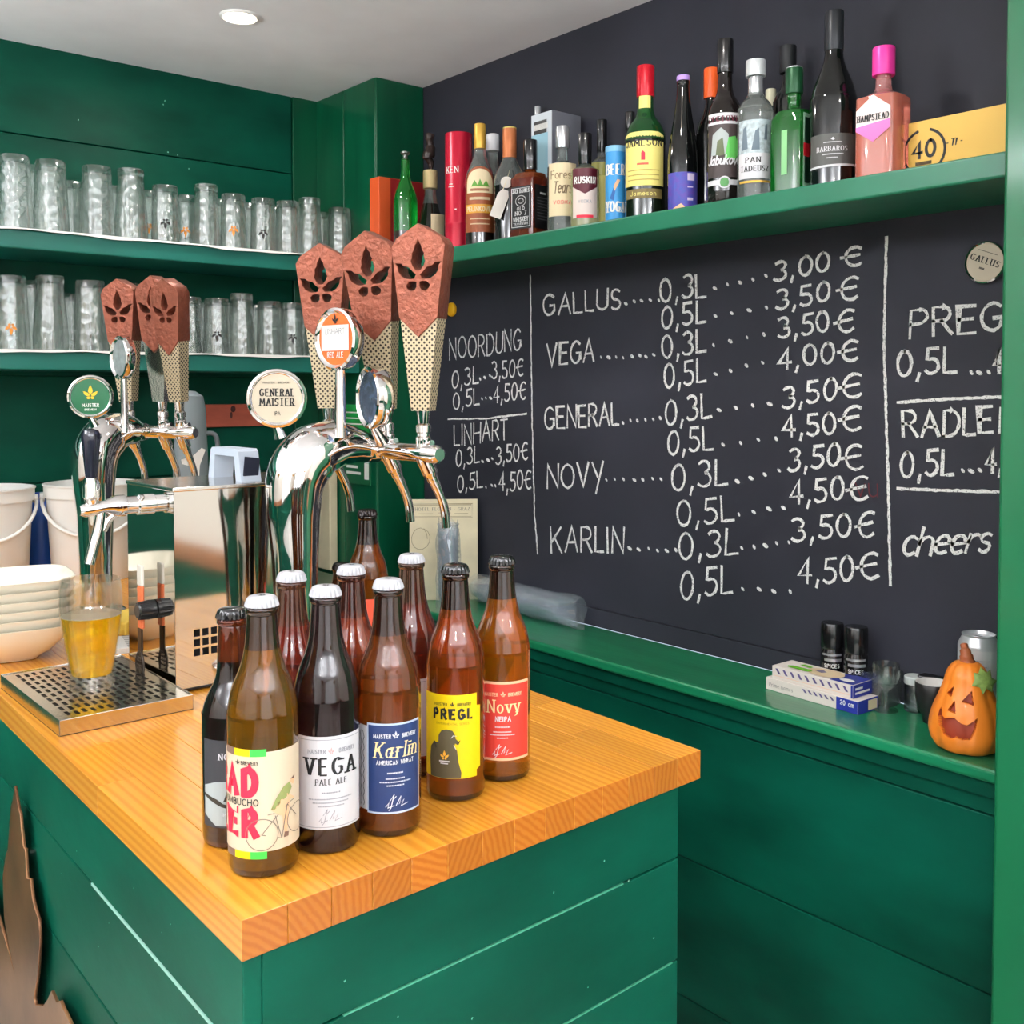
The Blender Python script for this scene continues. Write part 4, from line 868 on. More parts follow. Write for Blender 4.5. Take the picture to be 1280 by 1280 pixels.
lines(lb, m3, [wheel(.000, .042, .0145), wheel(.0375, .050, .0135), [(.000, .042), (.012, .056), (.024, .066), (.018, .036), (.000, .042)], [(.012, .058), (.018, .036)], [(.024, .066), (.036, .052)], [(.024, .066), (.032, .068)], [(.0055, .060), (.011, .0605)]], .0007, BK, 'bicycle_drawing')
fill(lb, m2, [[(.008, .064), (.013, .074), (.02, .083), (.027, .086), (.030, .080), (.026, .074), (.02, .071), (.012, .064)]], OLV, 'cyclist_drawing')
fill(lb, m2, [[(.008, .064), (.018, .072), (.027, .070), (.026, .058), (.024, .040), (.021, .040), (.019, .056), (.013, .06)], [(.027, .086), (.031, .089), (.034, .087), (.032, .082)], [(.024, .076), (.033, .070), (.032, .068), (.024, .072)]], SKN, 'cyclist_drawing')
fill(lb, m3, [[(.020, .036), (.025, .036), (.0255, .040), (.021, .041)], [(.028, .088), (.034, .091), (.0325, .087)]], BRN, 'cyclist_drawing')
# --- VEGA
b = (.512, .893); bt_ = beer('nearly black bottle with white front label and white cap, second in front', b, 728, 'vega', (48, 22, 26), (52, 34, 36), .196, CAPW, INK, tr=.45)
an = tocam(b, 8); LW = M('label_white', (214, 213, 218), .5); GREY = M('label_grey', (150, 152, 160), .5)
lb = paper(bt_, .033, an, .072, .026, .116, LW); m1 = cylmap(.033, an, .0006); m2 = cylmap(.033, an, .0009)
fill(lb, m1, [rect(-.035, .028, .035, .0286), rect(-.035, .1125, .035, .1131), rect(-.0355, .028, -.0349, .1131), rect(.0349, .028, .0355, .1131)], GREY, 'border')
text(lb, m2, 'MAISTER', -.014, .100, .0038, GREY, .18, width=.017); text(lb, m2, 'BREWERY', .016, .100, .0038, GREY, .18, width=.017); fill(lb, m2, leaflets(0, .1, .006), M('label_pink', (214, 170, 168), .5))
text(lb, m2, 'VEGA', 0, .079, .0160, INK, .2, 'serif', width=.050, gap=.42); text(lb, m2, 'PALE ALE', 0, .0695, .0055, INK, .15, 'serif', width=.030)
def small(lb, mp, mat, rows): stuff(fill(lb, mp, [rect(-w_/2+k*.0016, z, -w_/2+k*.0016+.0012, z+h) for z, w_, h in rows for k in range(int(w_/.0016))], mat, 'small_print'))
small(lb, m2, GREY, [(.061, .018, .0014), (.055, .044, .0012), (.0515, .036, .0012), (.048, .026, .0012)])
SIG = [[(-.012, .034), (-.009, .038), (-.010, .033), (-.004, .035)], [(-.008, .040), (-.004, .046), (-.007, .033), (-.009, .0305)], [(-.002, .035), (.003, .044), (.001, .036), (.006, .040), (.003, .034), (.010, .036)], [(-.004, .042), (-.002, .044)]]
lines(lb, m2, SIG, .0006, GREY, 'signature')
# --- KARLIN
b = (.580, .885); bt_ = beer('brown bottle with dark blue label and white cap', b, 718, 'karlin', (128, 66, 22), (52, 24, 14), .200, CAPW, INK, tr=.4)
an = tocam(b, 12); NAVY = M('label_navy', (26, 46, 90), .5); IVO = M('label_ivory', (246, 220, 160), .5); PALEB = M('label_pale_blue', (190, 204, 224), .5)
wl_ = paper(bt_, .033, an-math.radians(64), .026, .028, .113, LW, off=.0002); lines(wl_, cylmap(.033, an-math.radians(64), .0005), [[(-.002+.001*math.sin(k), .032+k*.003) for k in range(26)], [(.002+.001*math.sin(k*1.7), .032+k*.003) for k in range(26)]], .0007, INK, 'small_print')
lb = paper(bt_, .033, an, .060, .0255, .1165, PALEB); m0 = cylmap(.033, an, .0005); m1 = cylmap(.033, an, .0008); m2 = cylmap(.033, an, .0011)
fill(lb, m0, [rect(-.0282, .0275, .0282, .1145)], NAVY, 'label_field', .0025)
text(lb, m2, 'MAISTER', -.0135, .102, .0036, LW, .22, width=.017); text(lb, m2, 'BREWERY', .0145, .102, .0036, LW, .22, width=.016); fill(lb, m2, leaflets(0, .1022, .007), LW)
text(lb, m2, 'Karlin', .001, .0825, .0150, IVO, .12, 'serif', width=.044, italic=.18, thin=.055, gap=.3); text(lb, m2, 'AMERICAN WHEAT', 0, .0755, .0038, LW, .22, width=.038)
small(lb, m2, LW, [(.066, .017, .0015), (.0605, .020, .0013), (.0570, .032, .0013), (.0535, .018, .0013)]); lines(lb, m2, [[(x+.002, y-.001) for x, y in p] for p in SIG], .0008, LW, 'signature')
# --- PREGL
b = (.686, .912); bt_ = beer('orange brown bottle with yellow hooded figure label and black cap', b, 703, 'pregl', (146, 66, 14), (42, 16, 8), .2065, CAPB, None, tr=.42)
an = tocam(b, -6); YE = M('label_lemon', (236, 204, 10), .45); m0 = cylmap(.033, an, .0005); m1 = cylmap(.033, an, .0009); m2 = cylmap(.033, an, .0012); m3 = cylmap(.033, an, .0015)
lb = fill(bt_, cylmap(.033, an, .0003), [[(-.039, .027), (.0285, .027), (.0285, .034), (.034, .037), (.034, .104), (.0285, .105), (.0285, .1185), (-.039, .1185)]], YE, 'paper_label', .0025)
text(lb, m1, 'MAISTER', -.013, .1065, .003, INK, .16, width=.015); text(lb, m1, 'BREWERY', .013, .1065, .003, INK, .16, width=.015); fill(lb, m1, [leaf(0, .1065, .005)], INK)
text(lb, m1, 'PREGL', 0, .0925, .0100, INK, .27, width=.042, gap=.52); text(lb, m1, 'EXPERIMENTAL SERIES', 0, .086, .0022, M('label_ochre', (150, 120, 20), .6), .14, width=.036)
SUIT = M('label_olive_dark', (74, 66, 44), .6); SUIT2 = M('label_olive_darker', (44, 40, 30), .6)
fill(lb, m1, [[(-.027, .0275), (-.028, .047), (-.0265, .060), (-.022, .0655), (-.016, .066), (-.0155, .074), (-.012, .0795), (-.006, .081), (.0, .080), (.0025, .076), (.0035, .071), (.0055, .069), (.0075, .0665), (.006, .064), (.003, .066), (.002, .063), (.005, .058), (.0065, .045), (.0095, .034), (.009, .0275)]], SUIT, 'hooded_figure', .002)
fill(lb, m2, [[(-.0225, .066), (-.020, .067), (-.0175, .061), (-.019, .059)], [(.005, .067), (.0085, .0695), (.0065, .0645)]], SUIT2, 'hooded_figure')
lines(lb, m2, [[(-.001, .072), (.001, .0745), (.004, .074)], [(.0015, .064), (.0035, .060)]], .0007, LW, 'figure_highlight')
fill(lb, m3, leaflets(-.0085, .049, .0095), M('label_orange', (244, 180, 60), .5)); fill(lb, m3, [rect(-.0145, .0455, -.003, .047), rect(-.013, .0432, -.0045, .0444)], LW, 'small_print')
# --- NOVY
b = (.762, .923); bt_ = beer('amber bottle with red label at the right end of the bottles', b, 690, 'novy', (176, 98, 14), (44, 18, 8), .2065, CAPB, None, tr=.42)
an = tocam(b, 2); CORAL = M('label_coral', (204, 58, 46), .5); PEACH = M('label_peach', (246, 190, 150), .5)
lb = paper(bt_, .033, an, .070, .026, .1165, PEACH); m0 = cylmap(.033, an, .0005); m1 = cylmap(.033, an, .0008)
fill(lb, m0, [rect(-.034, .029, .034, .1135)], CORAL, 'label_field', .0025)
text(lb, m1, 'MAISTER', -.014, .1, .0036, PEACH, .2, width=.016); text(lb, m1, 'BREWERY', .014, .1, .0036, PEACH, .2, width=.016); fill(lb, m1, leaflets(0, .1, .006), PEACH)
text(lb, m1, 'Novy', .001, .081, .0145, IVO, .14, 'serif', width=.037, thin=.07, gap=.32); text(lb, m1, 'NEIPA', 0, .0715, .005, LW, .24, width=.017)
small(lb, m1, LW, [(.064, .018, .0015), (.0585, .022, .0013), (.055, .030, .0013), (.0515, .014, .0013)]); lines(lb, m1, [[(x, y-.001) for x, y in p] for p in SIG], .0008, LW, 'signature')
# --- NOORDUNG
b = (.446, .962); bt_ = beer('small near-black bottle with dark grey label partly behind the cyclist label bottle', b, 784, 'noordung', (26, 10, 12), (112, 50, 26), .182, CAPB, None, NOOP, .2235, .2)
an = tocam(b, 4); DG = M('label_dark', (48, 48, 52), .5); ICE = M('label_ice', (170, 178, 178), .5)
lb = paper(bt_, .0305, an, .072, .022, .108, DG); m1 = cylmap(.0305, an, .0006); m2 = cylmap(.0305, an, .0009)
text(lb, m1, 'NOORDUNG', .006, .089, .0062, LW, .2, 'serif', width=.044, thin=.07)
fill(lb, m1, [[(-.034, .034), (-.034, .062), (-.02, .067), (-.005, .068), (.01, .066), (.01, .024), (-.02, .024)]], ICE, 'label_landscape')
fill(lb, m2, [[(-.034, .055), (-.018, .050), (-.012, .046), (-.004, .044), (.006, .05), (.006, .047), (-.004, .040), (-.014, .043), (-.034, .052)], [(-.012, .048), (-.006, .064), (.0, .066), (.0, .05)]], SUIT2, 'label_drawing')
text(lb, m2, 'IMPERIAL', -.004, .034, .003, LW, .16, width=.018)
# --- the back row, labels seen only in part
BACK = [((.524, .985), 'reddish brown bottle with white cap, leftmost of the back row', (116, 46, 36), (96, 56, 40), 715), ((.594, .980), 'reddish brown bottle with white cap, middle of the back row', (142, 66, 40), (82, 42, 34), 710),
        ((.688, 1.000), 'reddish brown bottle with white cap, back row between blue and yellow labels', (112, 50, 40), (92, 58, 40), 694)]
for k, (b, l, liq, nk, yc) in enumerate(BACK):
    bt_ = beer(l, b, yc, 'back%d' % k, liq, nk, .199, CAPW, INK, tr=.4); an = tocam(b, 10 if k < 2 else -6)
    lb = paper(bt_, .033, an, .072, .026, .116, LW); fill(lb, cylmap(.033, an, .0006), [rect(-.035, .028, .035, .0286), rect(-.035, .1125, .035, .1131)], GREY, 'border')
q = on(2, CT+.256, 459, 636); b = (q.x, q.y); bt_ = beer('brown bottle with bare neck ring standing far behind the front rows of bottles', b, 634, 'far', (150, 84, 24), (44, 22, 12), .2, M('cap_dark_brown', (34, 26, 24), .25, .3), tag_group=None)
lb = paper(bt_, .033, tocam(b, 0), .07, .026, .116, M('label_red_orange', (210, 84, 60), .5))
q = on(2, CT+.15, 427, 712); b = (q.x+.0, q.y+.0); bt_ = beer('brown bottle mostly hidden behind the front bottles near the tap tower', b, 634, 'far2', (110, 56, 24), (44, 22, 12), .2, M('cap_dark_brown', (34, 26, 24), .25, .3), prof=[(r, z*.62) for r, z in BEERP], H=.1535, tag_group=None)
# ------------------------------------------------------------------ upturned glasses on the green shelves
def pint(H, r0, r1, kind):
    th = .0022
    if kind == 'flare': o_ = [(r0*.92, H), (r0, H-.003), (r0, H-.014), (r0*.96, H-.02), (r0*1.0, H*.72), (r1*.93, H*.42), (r1*1.0, H*.2), (r1*.97, .0)]
    else: o_ = [(r0*.94, H), (r0, H-.003), (r0*1.02, H-.02), ((r0+r1)/2, H*.5), (r1, .01), (r1, 0)]
    top = H-.016
    i_ = [(max(r-th, .001), z) for r, z in reversed(o_) if z < top-.004]+[(r0-th-.002, top-.004), (r0*.6, top), (.001, top+.001)]
    return [(.001, H)]+o_+i_
KINDS = {}
def glassmesh(key, H, r0, r1, kind, pw=None):
    mb = MB(); pr_ = pint(H, r0, r1, kind)
    mb.lathe(pr_, 60, close=False)
    for v in mb.v:
        if v.z < H-.02: k_ = 1+.022*math.cos(10*math.atan2(v.y, v.x)); v.x *= k_; v.y *= k_
    o = mb.build('upturned_glass', GLASSD, None, .6); KINDS[key] = o.data; KINDS[key+'r'] = (H, r1); return o
PRINTB = M('black_leaf_print', (14, 14, 14), .5); PRINTO = M('amber_leaf_print', (206, 128, 40), .5)
ORD = ['leftmost', 'second from the left', 'third from the left', 'fourth from the left', 'fifth from the left', 'sixth from the left', 'seventh from the left', 'eighth from the left', 'ninth from the left', 'tenth from the left', 'eleventh from the left', 'twelfth from the left', 'thirteenth from the left', 'fourteenth from the left', 'fifteenth from the left', 'sixteenth from the left', 'seventeenth from the left', 'eighteenth from the left', 'nineteenth from the left', 'twentieth from the left']
rowsG = [  # shelf z, y, word, list of (u, kind, print)
 (Z1, 2.668, 'front row of the upper shelf', [(19, 't', 0), (65, 't', 0), (122, 't', 0), (165, 'T', 0), (207, 's', 2), (259, 'S', 0), (292, 's', 1), (330, 's', 2), (360, 's', 0), (388, 'S', 0), (432, 's', 0)]),
 (Z1, 2.768, 'second row of the upper shelf', [(42, 't', 0), (90, 's', 0), (145, 's', 0), (187, 's', 1), (232, 's', 1), (276, 's', 0), (313, 's', 0), (346, 's', 0), (376, 's', 0), (420, 's', 0)]),
 (Z2, 2.668, 'front row of the lower shelf', [(12, 't', 1), (62, 'T', 0), (112, 't', 0), (156, 't', 0), (198, 't', 0), (236, 's', 0), (270, 's', 2), (302, 'S', 0), (336, 's', 0), (366, 's', 2), (396, 's', 0)]),
 (Z2, 2.768, 'second row of the lower shelf', [(38, 't', 0), (88, 's', 0), (134, 't', 0), (176, 't', 0), (216, 's', 0), (252, 's', 0), (286, 's', 0), (319, 's', 0), (346, 's', 0), (372, 's', 0), (411, 's', 0)]),
]
SPEC = {'t': (.176, .0345, .0410, 'cone'), 'T': (.182, .033, .041, 'flare'), 's': (.150, .032, .0355, 'cone'), 'S': (.168, .031, .0355, 'flare')}
for z, y, word, L_ in rowsG:
    for i, (u, k, pr_) in enumerate(L_):
        q = on(1, y, u, 300); x = q.x; H, r0, r1, kd = SPEC[k]; r1_ = r1
        if k in KINDS: o = bpy.data.objects.new('upturned_glass', KINDS[k]); C.objects.link(o)
        else: o = glassmesh(k, H, r0, r1, kd)
        o.location = (min(x, PX0-r1-.004), y+(.004 if i % 2 else 0), z+.0028); o.rotation_euler = (0, 0, random.uniform(0, 6))
        tag(o, 'upturned %sbeer glass, %s in the %s' % ('tall ' if k in 'tTS' else '', ORD[i] if i < len(L_)-1 else 'rightmost', word), 'beer glass', 'upturned beer glasses on the green shelves')
        if pr_:
            an = math.atan2(-y, -x)-o.rotation_euler[2]; rr_ = r0+(r1-r0)*.62+.0006
            cm = cylmap(rr_+.0016, an); lp = fill(o, cm, [[(-a, c) for a, c in p] for p in [[(x_, .058-y_) for x_, y_ in pp] for pp in leaflets(0, 0, .026)]], PRINTB if pr_ == 2 else PRINTO, 'leaf_print')
# ------------------------------------------------------------------ liquor bottles on the chalkboard shelf
def place(u, X, vt=None, wpx=None):
    p = on(0, X, u, 300); q = Vector((p.x, p.y, SHELF)); d = dep(q)
    H = on(0, X, u, vt).z-SHELF if vt is not None else None
    return q, H, (wpx/2*d/FPX if wpx else None)
PROF = {
 'spirit': [(0, 0), (.9, 0), (1, .015), (1, .60), (.97, .65), (.8, .70), (.52, .74), (.38, .79), (.35, .88), (.35, .93)],
 'round': [(0, 0), (.9, 0), (1, .015), (1, .50), (.96, .56), (.82, .63), (.6, .69), (.42, .75), (.36, .82), (.36, .93)],
 'wine': [(0, 0), (.9, 0), (1, .01), (1, .46), (.95, .53), (.8, .60), (.58, .67), (.43, .73), (.38, .80), (.37, .95)],
 'champ': [(0, 0), (.88, 0), (1, .02), (1, .34), (.94, .46), (.8, .58), (.62, .70), (.47, .82), (.4, .92), (.42, .94), (.42, .96), (.36, .97)],
 'flask': [(0, 0), (.9, 0), (1, .02), (.97, .12), (.8, .32), (.58, .52), (.4, .66), (.32, .76), (.32, .93)],
 'jam': [(0, 0), (.92, 0), (1, .012), (1, .455), (1.02, .50), (.98, .56), (.8, .62), (.52, .67), (.42, .72), (.40, .78), (.36, .85), (.36, .93)],
 'sq': [(0, 0), (.92, 0), (1, .012), (1, .60), (.95, .635), (.62, .665), (.38, .69), (.36, .73), (.40, .78), (.36, .86), (.36, .93)],
 'low': [(0, 0), (.92, 0), (1, .012), (1, .57), (.96, .61), (.78, .64), (.46, .67), (.36, .70), (.33, .76), (.33, .93)],
}
def dark(nm, rgb, tr=.3, **k): return M('lq_'+nm, rgb, .05, trans=tr, ior=1.35, coat=.7, **k)
def liquor(label, u, X, vt, wpx, kind, glass, liquid=None, level=.55, capm=None, capz=.84, capr=1.0, sq=None, yaw=0, ax=1, ay=1, name='liquor_bottle', cat='bottle', capname='cap'):
    q, H, R = place(u, X, vt, wpx); t = thing(name, label, cat, q, 0, 'bottles on the chalkboard shelf')
    pr_ = PROF[kind]; P = smooth_path([(r*R, 0, z*H) for r, z in pr_[2:]], 4); pf = [(.0001, pr_[0][1]*H+.0002), (pr_[1][0]*R, .0003)]+[(p.x, max(p.z, .0004)) for p in P]
    y0 = math.atan2(-q.y, -q.x)+yaw; mat = Matrix.Rotation(y0, 4, 'Z') if sq else None
    pw = (lambda z: sq if z < H*.62 else 2) if sq else None
    mats = [glass] if liquid is None else [glass, liquid]
    MB().lathe(pf, 40, pw=pw, mat=mat, ax=ax, ay=ay, mz=(lambda z: 1 if z < level*H else 0) if liquid else None).build('bottle_body', mats, t, SM)
    if capm:
        rn = pr_[-1][0]*R*(1.08*capr)
        MB().lathe([(rn, H*capz), (rn*1.02, H*capz+.001), (rn*1.02, H-.004), (rn*.97, H-.001), (rn*.8, H), (.0003, H)], 28).build(capname, capm, t, SM)
    return t, q, H, R, y0
def wrap(t, R, an, w_, z0, z1, mat, name='paper_label', off=.0005): return fill(t, cylmap(R, an, off), [rect(-w_/2, z0, w_/2, z1)], mat, name, R*.09)
def facemap(yaw, R, off=.0004):
    n = Vector((math.cos(yaw), math.sin(yaw), 0)); s_ = Vector((-n.y, n.x, 0)); return lambda x, y: n*(R+off)+s_*x+Vector((0, 0, y))
CLR = M('white_glass', (226, 234, 230), .03, trans=.9, ior=1.3, coat=.6); SILV = M('silver_cap', (206, 208, 212), .25, .7); BLKC = M('black_cap', (18, 18, 20), .25, coat=.5)
BLG = dark('black_glass', (14, 16, 16), .12); GOLDC = M('gold_cap', (216, 170, 70), .35, .35); CREAML = M('label_buff', (232, 214, 176), .55); WHC = M('white_cap', (232, 232, 236), .4)
def box(label, u0, u1, X, vt, depth, mats, name='gift_box', split=None):
    pass
# 1 orange carton
q0 = on(0, 1.66, 478, 300); t = thing('gift_carton', 'orange and dark red gift carton at the left end of the bottle shelf', 'box', (1.680, 2.499, SHELF))
Hc = .240
MB().rbox((-.083, -.024, 0), (.075, .024, Hc), .0015).build('carton', M('carton_orange', (206, 84, 40), .45), t)
fill(t, lambda x, y: (x, -.0246, y), [rect(-.045, .0005, .074, Hc-.001)], M('carton_dark_red', (140, 30, 32), .4), 'front_print', .04)
# 2 green bottle
t, q, H, R, y0 = liquor('green glass bottle with metal pourer in front of the orange carton', 507, 1.615, 190, 30, 'round', dark('green_clear', (20, 170, 60), .8), dark('brown_fill', (60, 32, 24), .3), .30, None)
MB().lathe([(.007, H*.92), (.009, H*.93), (.006, H*.95), (.007, H*.97), (.013, H*.985), (.013, H), (.0005, H)], 20).build('pourer', M('pourer_metal', (120, 122, 120), .3, .8), t, SM)
# 3 flask with carved stopper
t, q, H, R, y0 = liquor('clear cone flask with cork and dark carved stopper beside the red tube', 538, 1.70, 213, 44, 'flask', CLR, dark('flask_dark', (52, 56, 50), .5), .62, M('cork', (212, 190, 140), .7), .80, 1.15, capname='cork')
wrap(t, R*.88, y0+.55, R*.9, H*.03, H*.5, CREAML)
MB().tube(smooth_path([(0, 0, H-.004), (.003, .001, H+.02), (-.006, .002, H+.035), (-.002, -.002, H+.05), (.002, .002, H+.068), (-.002, 0, H+.088), (0, 0, H+.1)], 5), [.007]*5+[.010]*5+[.017]*5+[.014]*5+[.010]*5+[.013]*5+[.006], 14).build('stopper_figure', M('carved_wood', (50, 36, 32), .35, var=.4, vscale=60), t, SM)
# 4 red tube
q, H, R = place(573.5, 1.655, 168, 34); t = thing('red_tube', 'tall crimson cardboard bottle tube on the bottle shelf', 'tube', q, 0)
RT = M('crimson_card', (190, 22, 52), .28, .2); MB().lathe([(R, .0), (R, H*.235), (R*1.015, H*.24), (R*1.015, H*.25), (R, H*.255), (R, H-.003), (R*.98, H), (.0005, H)], 40).build('tube_body', RT, t, SM)
an = math.atan2(-q.y, -q.x); mp = cylmap(R, an-.35, .0006); text(t, mp, 'KEN', -.006, H*.66, .016, WHITEP, .16, 'serif', width=.034, thin=.06); small(t, lambda x, y: mp(x-.008, y), WHITEP, [(H*.56, .012, .003), (H*.54, .016, .003)]); fill(t, mp, [rect(.002, H*.35, .007, H*.36)], WHITEP, 'print')
# 5 gold cap herbal liqueur
t, q, H, R, y0 = liquor('herbal liqueur bottle with gold cap and brown arched label with green mountains', 600, 1.64, 155, 37, 'round', CLR, dark('herbal', (30, 18, 14), .2), .60, GOLDC, .80)
BRL = M('label_rust', (150, 78, 44), .5); lb = fill(t, cylmap(R, y0, .0005), [[(-R*1.15, H*.12), (R*1.15, H*.12), (R*1.15, H*.50)]+[(R*1.15*math.cos(a*PI/10), H*.50+H*.14*math.sin(a*PI/10)) for a in range(1, 10)]+[(-R*1.15, H*.50)]], BRL, 'paper_label', R*.09)
mp = cylmap(R, y0, .001); mp2 = cylmap(R, y0, .0015)
fill(lb, mp, [[(-R, H*.43), (R, H*.43), (R*1.0, H*.50)]+[(R*1.0*math.cos(a*PI/10), H*.50+H*.12*math.sin(a*PI/10)) for a in range(1, 10)]+[(-R, H*.5)]], CREAML, 'label_field', R*.09)
fill(lb, mp2, [[(-R*.6, H*.48), (-R*.35, H*.53), (-R*.15, H*.49), (0, H*.54), (R*.2, H*.49), (R*.4, H*.53), (R*.65, H*.48)]], M('mountain_green', (90, 150, 50), .5), 'mountain_print')
fill(lb, mp, [rect(-R*1.1, H*.27, R*1.1, H*.34)], M('label_mustard', (222, 158, 50), .5), 'label_band', R*.09); text(lb, mp2, 'PELINKOVEC', 0, H*.285, H*.036, CREAML, .2, width=R*1.9); small(lb, mp2, BRL, [(H*.445, R*1.3, H*.02)]); small(lb, mp, CREAML, [(H*.375, R*1.5, H*.022), (H*.22, R*1.4, .003), (H*.18, R*1.4, .003)])
# 6 white cap behind
t, q, H, R, y0 = liquor('clear bottle with white cap behind the gold capped liqueur', 616, 1.735, 168, 34, 'spirit', CLR, dark('rum_dark', (44, 28, 24), .3), .6, WHC, .86, 1.25)
# 7 dark bottle with paper tag
t, q, H, R, y0 = liquor('bottle with copper neck foil and a white paper tag tied on', 637, 1.66, 160, 40, 'round', CLR, dark('black_liquid', (16, 12, 14), .1), .50, M('copper_foil', (196, 116, 70), .4, .3), .74, 1.1)
MB().lathe([(R*.41, H*.93), (R*.43, H*.94), (R*.43, H), (.0004, H+.0005)], 24).build('foil_top', M('lime_foil', (206, 200, 110), .4), t, SM)
n = Vector((math.cos(y0), math.sin(y0), 0)); s_ = Vector((-n.y, n.x, 0)); o_ = n*(R+.012)-s_*.0+Vector((0, 0, H*.27))
rt = Matrix((s_, (Vector((0, 0, 1))).normalized(), n)).transposed().to_4x4(); rt.translation = n*(R+.006)-s_*.024+Vector((0, 0, H*.33))
MB().prism([(-.014, -.035), (.014, -.035), (.015, .022), (.009, .036), (-.006, .036), (-.013, .022)], 0, .0008, mat=rt @ Matrix.Rotation(-.35, 4, 'Z')).build('paper_tag', M('tag_paper', (226, 220, 212), .6), t)
MB().lathe([(.014, 0), (.014, .0008), (.0003, .0008)], 20, mat=Matrix.Translation(Vector((0, 0, .052))) @ rt @ Matrix.Translation((.016, 0, 0))).build('tag_seal', M('tag_paper', (226, 220, 212), .6), t)
MB().tube([rt @ Vector((.008, .034, .002)), rt @ Vector((.018, .06, .0)), Vector((0, 0, H*.62))+n*R*.5], .0008, 6).build('tag_string', CREAML, t)
# 8 square whiskey
t, q, H, R, y0 = liquor('square amber whiskey bottle with black labels and black neck', 663, 1.64, 175, 38, 'sq', dark('amber_clear', (150, 70, 24), .6), dark('whiskey', (120, 40, 18), .5), .62, BLKC, .70, 1.15, sq=9, yaw=math.radians(-38))
yf = y0; lb = fill(t, facemap(yf, R, .0006), [rect(-R*.82, H*.10, R*.82, H*.52)], M('label_black', (20, 20, 22), .4), 'front_label', .02)
mp = facemap(yf, R, .001); SLV = M('label_silver', (206, 206, 208), .5)
lines(lb, mp, [[(-R*.75, H*.12), (R*.75, H*.12), (R*.75, H*.50), (-R*.75, H*.50), (-R*.75, H*.12)]], .0016, SLV, 'border'); lines(lb, mp, [[(R*.42*math.cos(k*PI/10), H*.375+R*.34*math.sin(k*PI/10)) for k in range(21)], [(R*.22*math.cos(k*PI/10), H*.375+R*.16*math.sin(k*PI/10)) for k in range(21)]], .0013, SLV, 'emblem')
text(lb, mp, "JACK DANIELS", 0, H*.455, H*.034, SLV, .2, width=R*1.35); text(lb, mp, 'OLD', 0, H*.285, H*.03, SLV, .2, width=R*.6); text(lb, mp, 'NO 7', 0, H*.235, H*.04, SLV, .22, 'serif', width=R*.9); text(lb, mp, 'WHISKEY', 0, H*.175, H*.04, SLV, .22, width=R*1.2); text(lb, mp, 'TENNESSEE', 0, H*.14, H*.02, SLV, .2, width=R*1.2)
lb = fill(t, facemap(yf+PI/2, R, .0006), [rect(-R*.85, H*.10, R*.85, H*.53)], M('label_black', (20, 20, 22), .4), 'side_label', .02); mp = facemap(yf+PI/2, R, .001)
small(lb, mp, M('label_dim', (110, 110, 114), .5), [(H*(.40-.03*k), R*1.2, .002) for k in range(8)]); fill(lb, mp, [rect(-R*.3, H*.44, R*.3, H*.46)], SLV, 'print')
# 9 blue grey carton with the silver capped bottle behind
t = thing('gift_carton', 'pale blue and grey gift carton behind the square whiskey bottle', 'box', (1.725, 1.90, SHELF)); a_ = math.radians(4)
GB = M('carton_grey', (118, 120, 130), .5); LBm = M('carton_light_blue', (150, 196, 214), .45)
p1 = on(0, 1.68, 690, 300).y; p0 = on(0, 1.68, 664, 300).y; Hc = on(0, 1.68, 690, 137).z-SHELF
t.location = (1.68, p1, SHELF)
MB().rbox((0, 0, 0), (.095, p0-p1, Hc), .0012).build('carton', GB, t)
fill(t, lambda x, y: (-.0005, x, y), [rect(.001, .001, p0-p1-.001, Hc-.001)], M('carton_white', (206, 214, 222), .45), 'side_print', .05); fill(t, lambda x, y: (-.001, x, y), [rect(.014, .001, p0-p1-.002, Hc*.84)], LBm, 'side_print', .05)
fill(t, lambda x, y: (-.0015, x, y), [rect(.018, Hc*.84, p0-p1-.012, Hc*.94)], BLACK, 'name_panel', .05); text(t, lambda x, y: (-.002, p0-p1-x, y), 'RUSKOV', (p0-p1)/2, Hc*.865, Hc*.05, WHITEP, .2, width=.05) if False else small(t, lambda x, y: (-.002, (p0-p1)/2-x, y), WHITEP, [(Hc*.87, .05, Hc*.045)])
t, q, H, R, y0 = liquor('bottle with silver cap hidden behind the pale blue carton', 672, 1.762, 133, 19, 'spirit', CLR, None, .5, SILV, .86, 1.2)
# 10 clear bottle with cream label
t, q, H, R, y0 = liquor('clear vodka bottle with silver cap and cream handwritten style label', 703, 1.645, 158, 38, 'low', CLR, None, .5, SILV, .80, 1.25)
lb = wrap(t, R, y0, R*2.1, H*.16, H*.64, CREAML); mp = cylmap(R, y0, .0009); text(lb, mp, 'Forest', 0, H*.50, H*.07, M('label_taupe', (150, 126, 96), .6), .14, 'chalk', width=R*1.6); text(lb, mp, 'Tears', 0, H*.37, H*.10, M('label_taupe2', (120, 100, 74), .6), .12, 'chalk', width=R*1.2, italic=.2); text(lb, mp, 'VODKA', 0, H*.27, H*.03, RED, .16, width=R*1.2)
# 11 maroon label
t, q, H, R, y0 = liquor('squat clear bottle with black cap and maroon and white shield label', 731, 1.64, 167, 36, 'low', CLR, dark('pale_yellow', (214, 214, 160), .6), .62, BLKC, .68, 1.3)
lb = wrap(t, R, y0, R*1.9, H*.12, H*.52, M('label_rose', (232, 214, 206), .5)); mp = cylmap(R, y0, .001)
fill(lb, mp, [[(-R*.95, H*.62), (-R*.95, H*.44), (0, H*.36), (R*.95, H*.44), (R*.95, H*.62)]], M('label_maroon', (84, 16, 34), .45), 'shield', R*.09); text(lb, cylmap(R, y0, .0014), 'RUSKIN', 0, H*.47, H*.06, WHITEP, .22, width=R*1.5) ; text(lb, mp, 'VODKA', 0, H*.27, H*.03, GREY, .16, width=R*.9); fill(lb, mp, [rect(-R*.6, H*.12, R*.6, H*.15)], RED, 'band', R*.09)
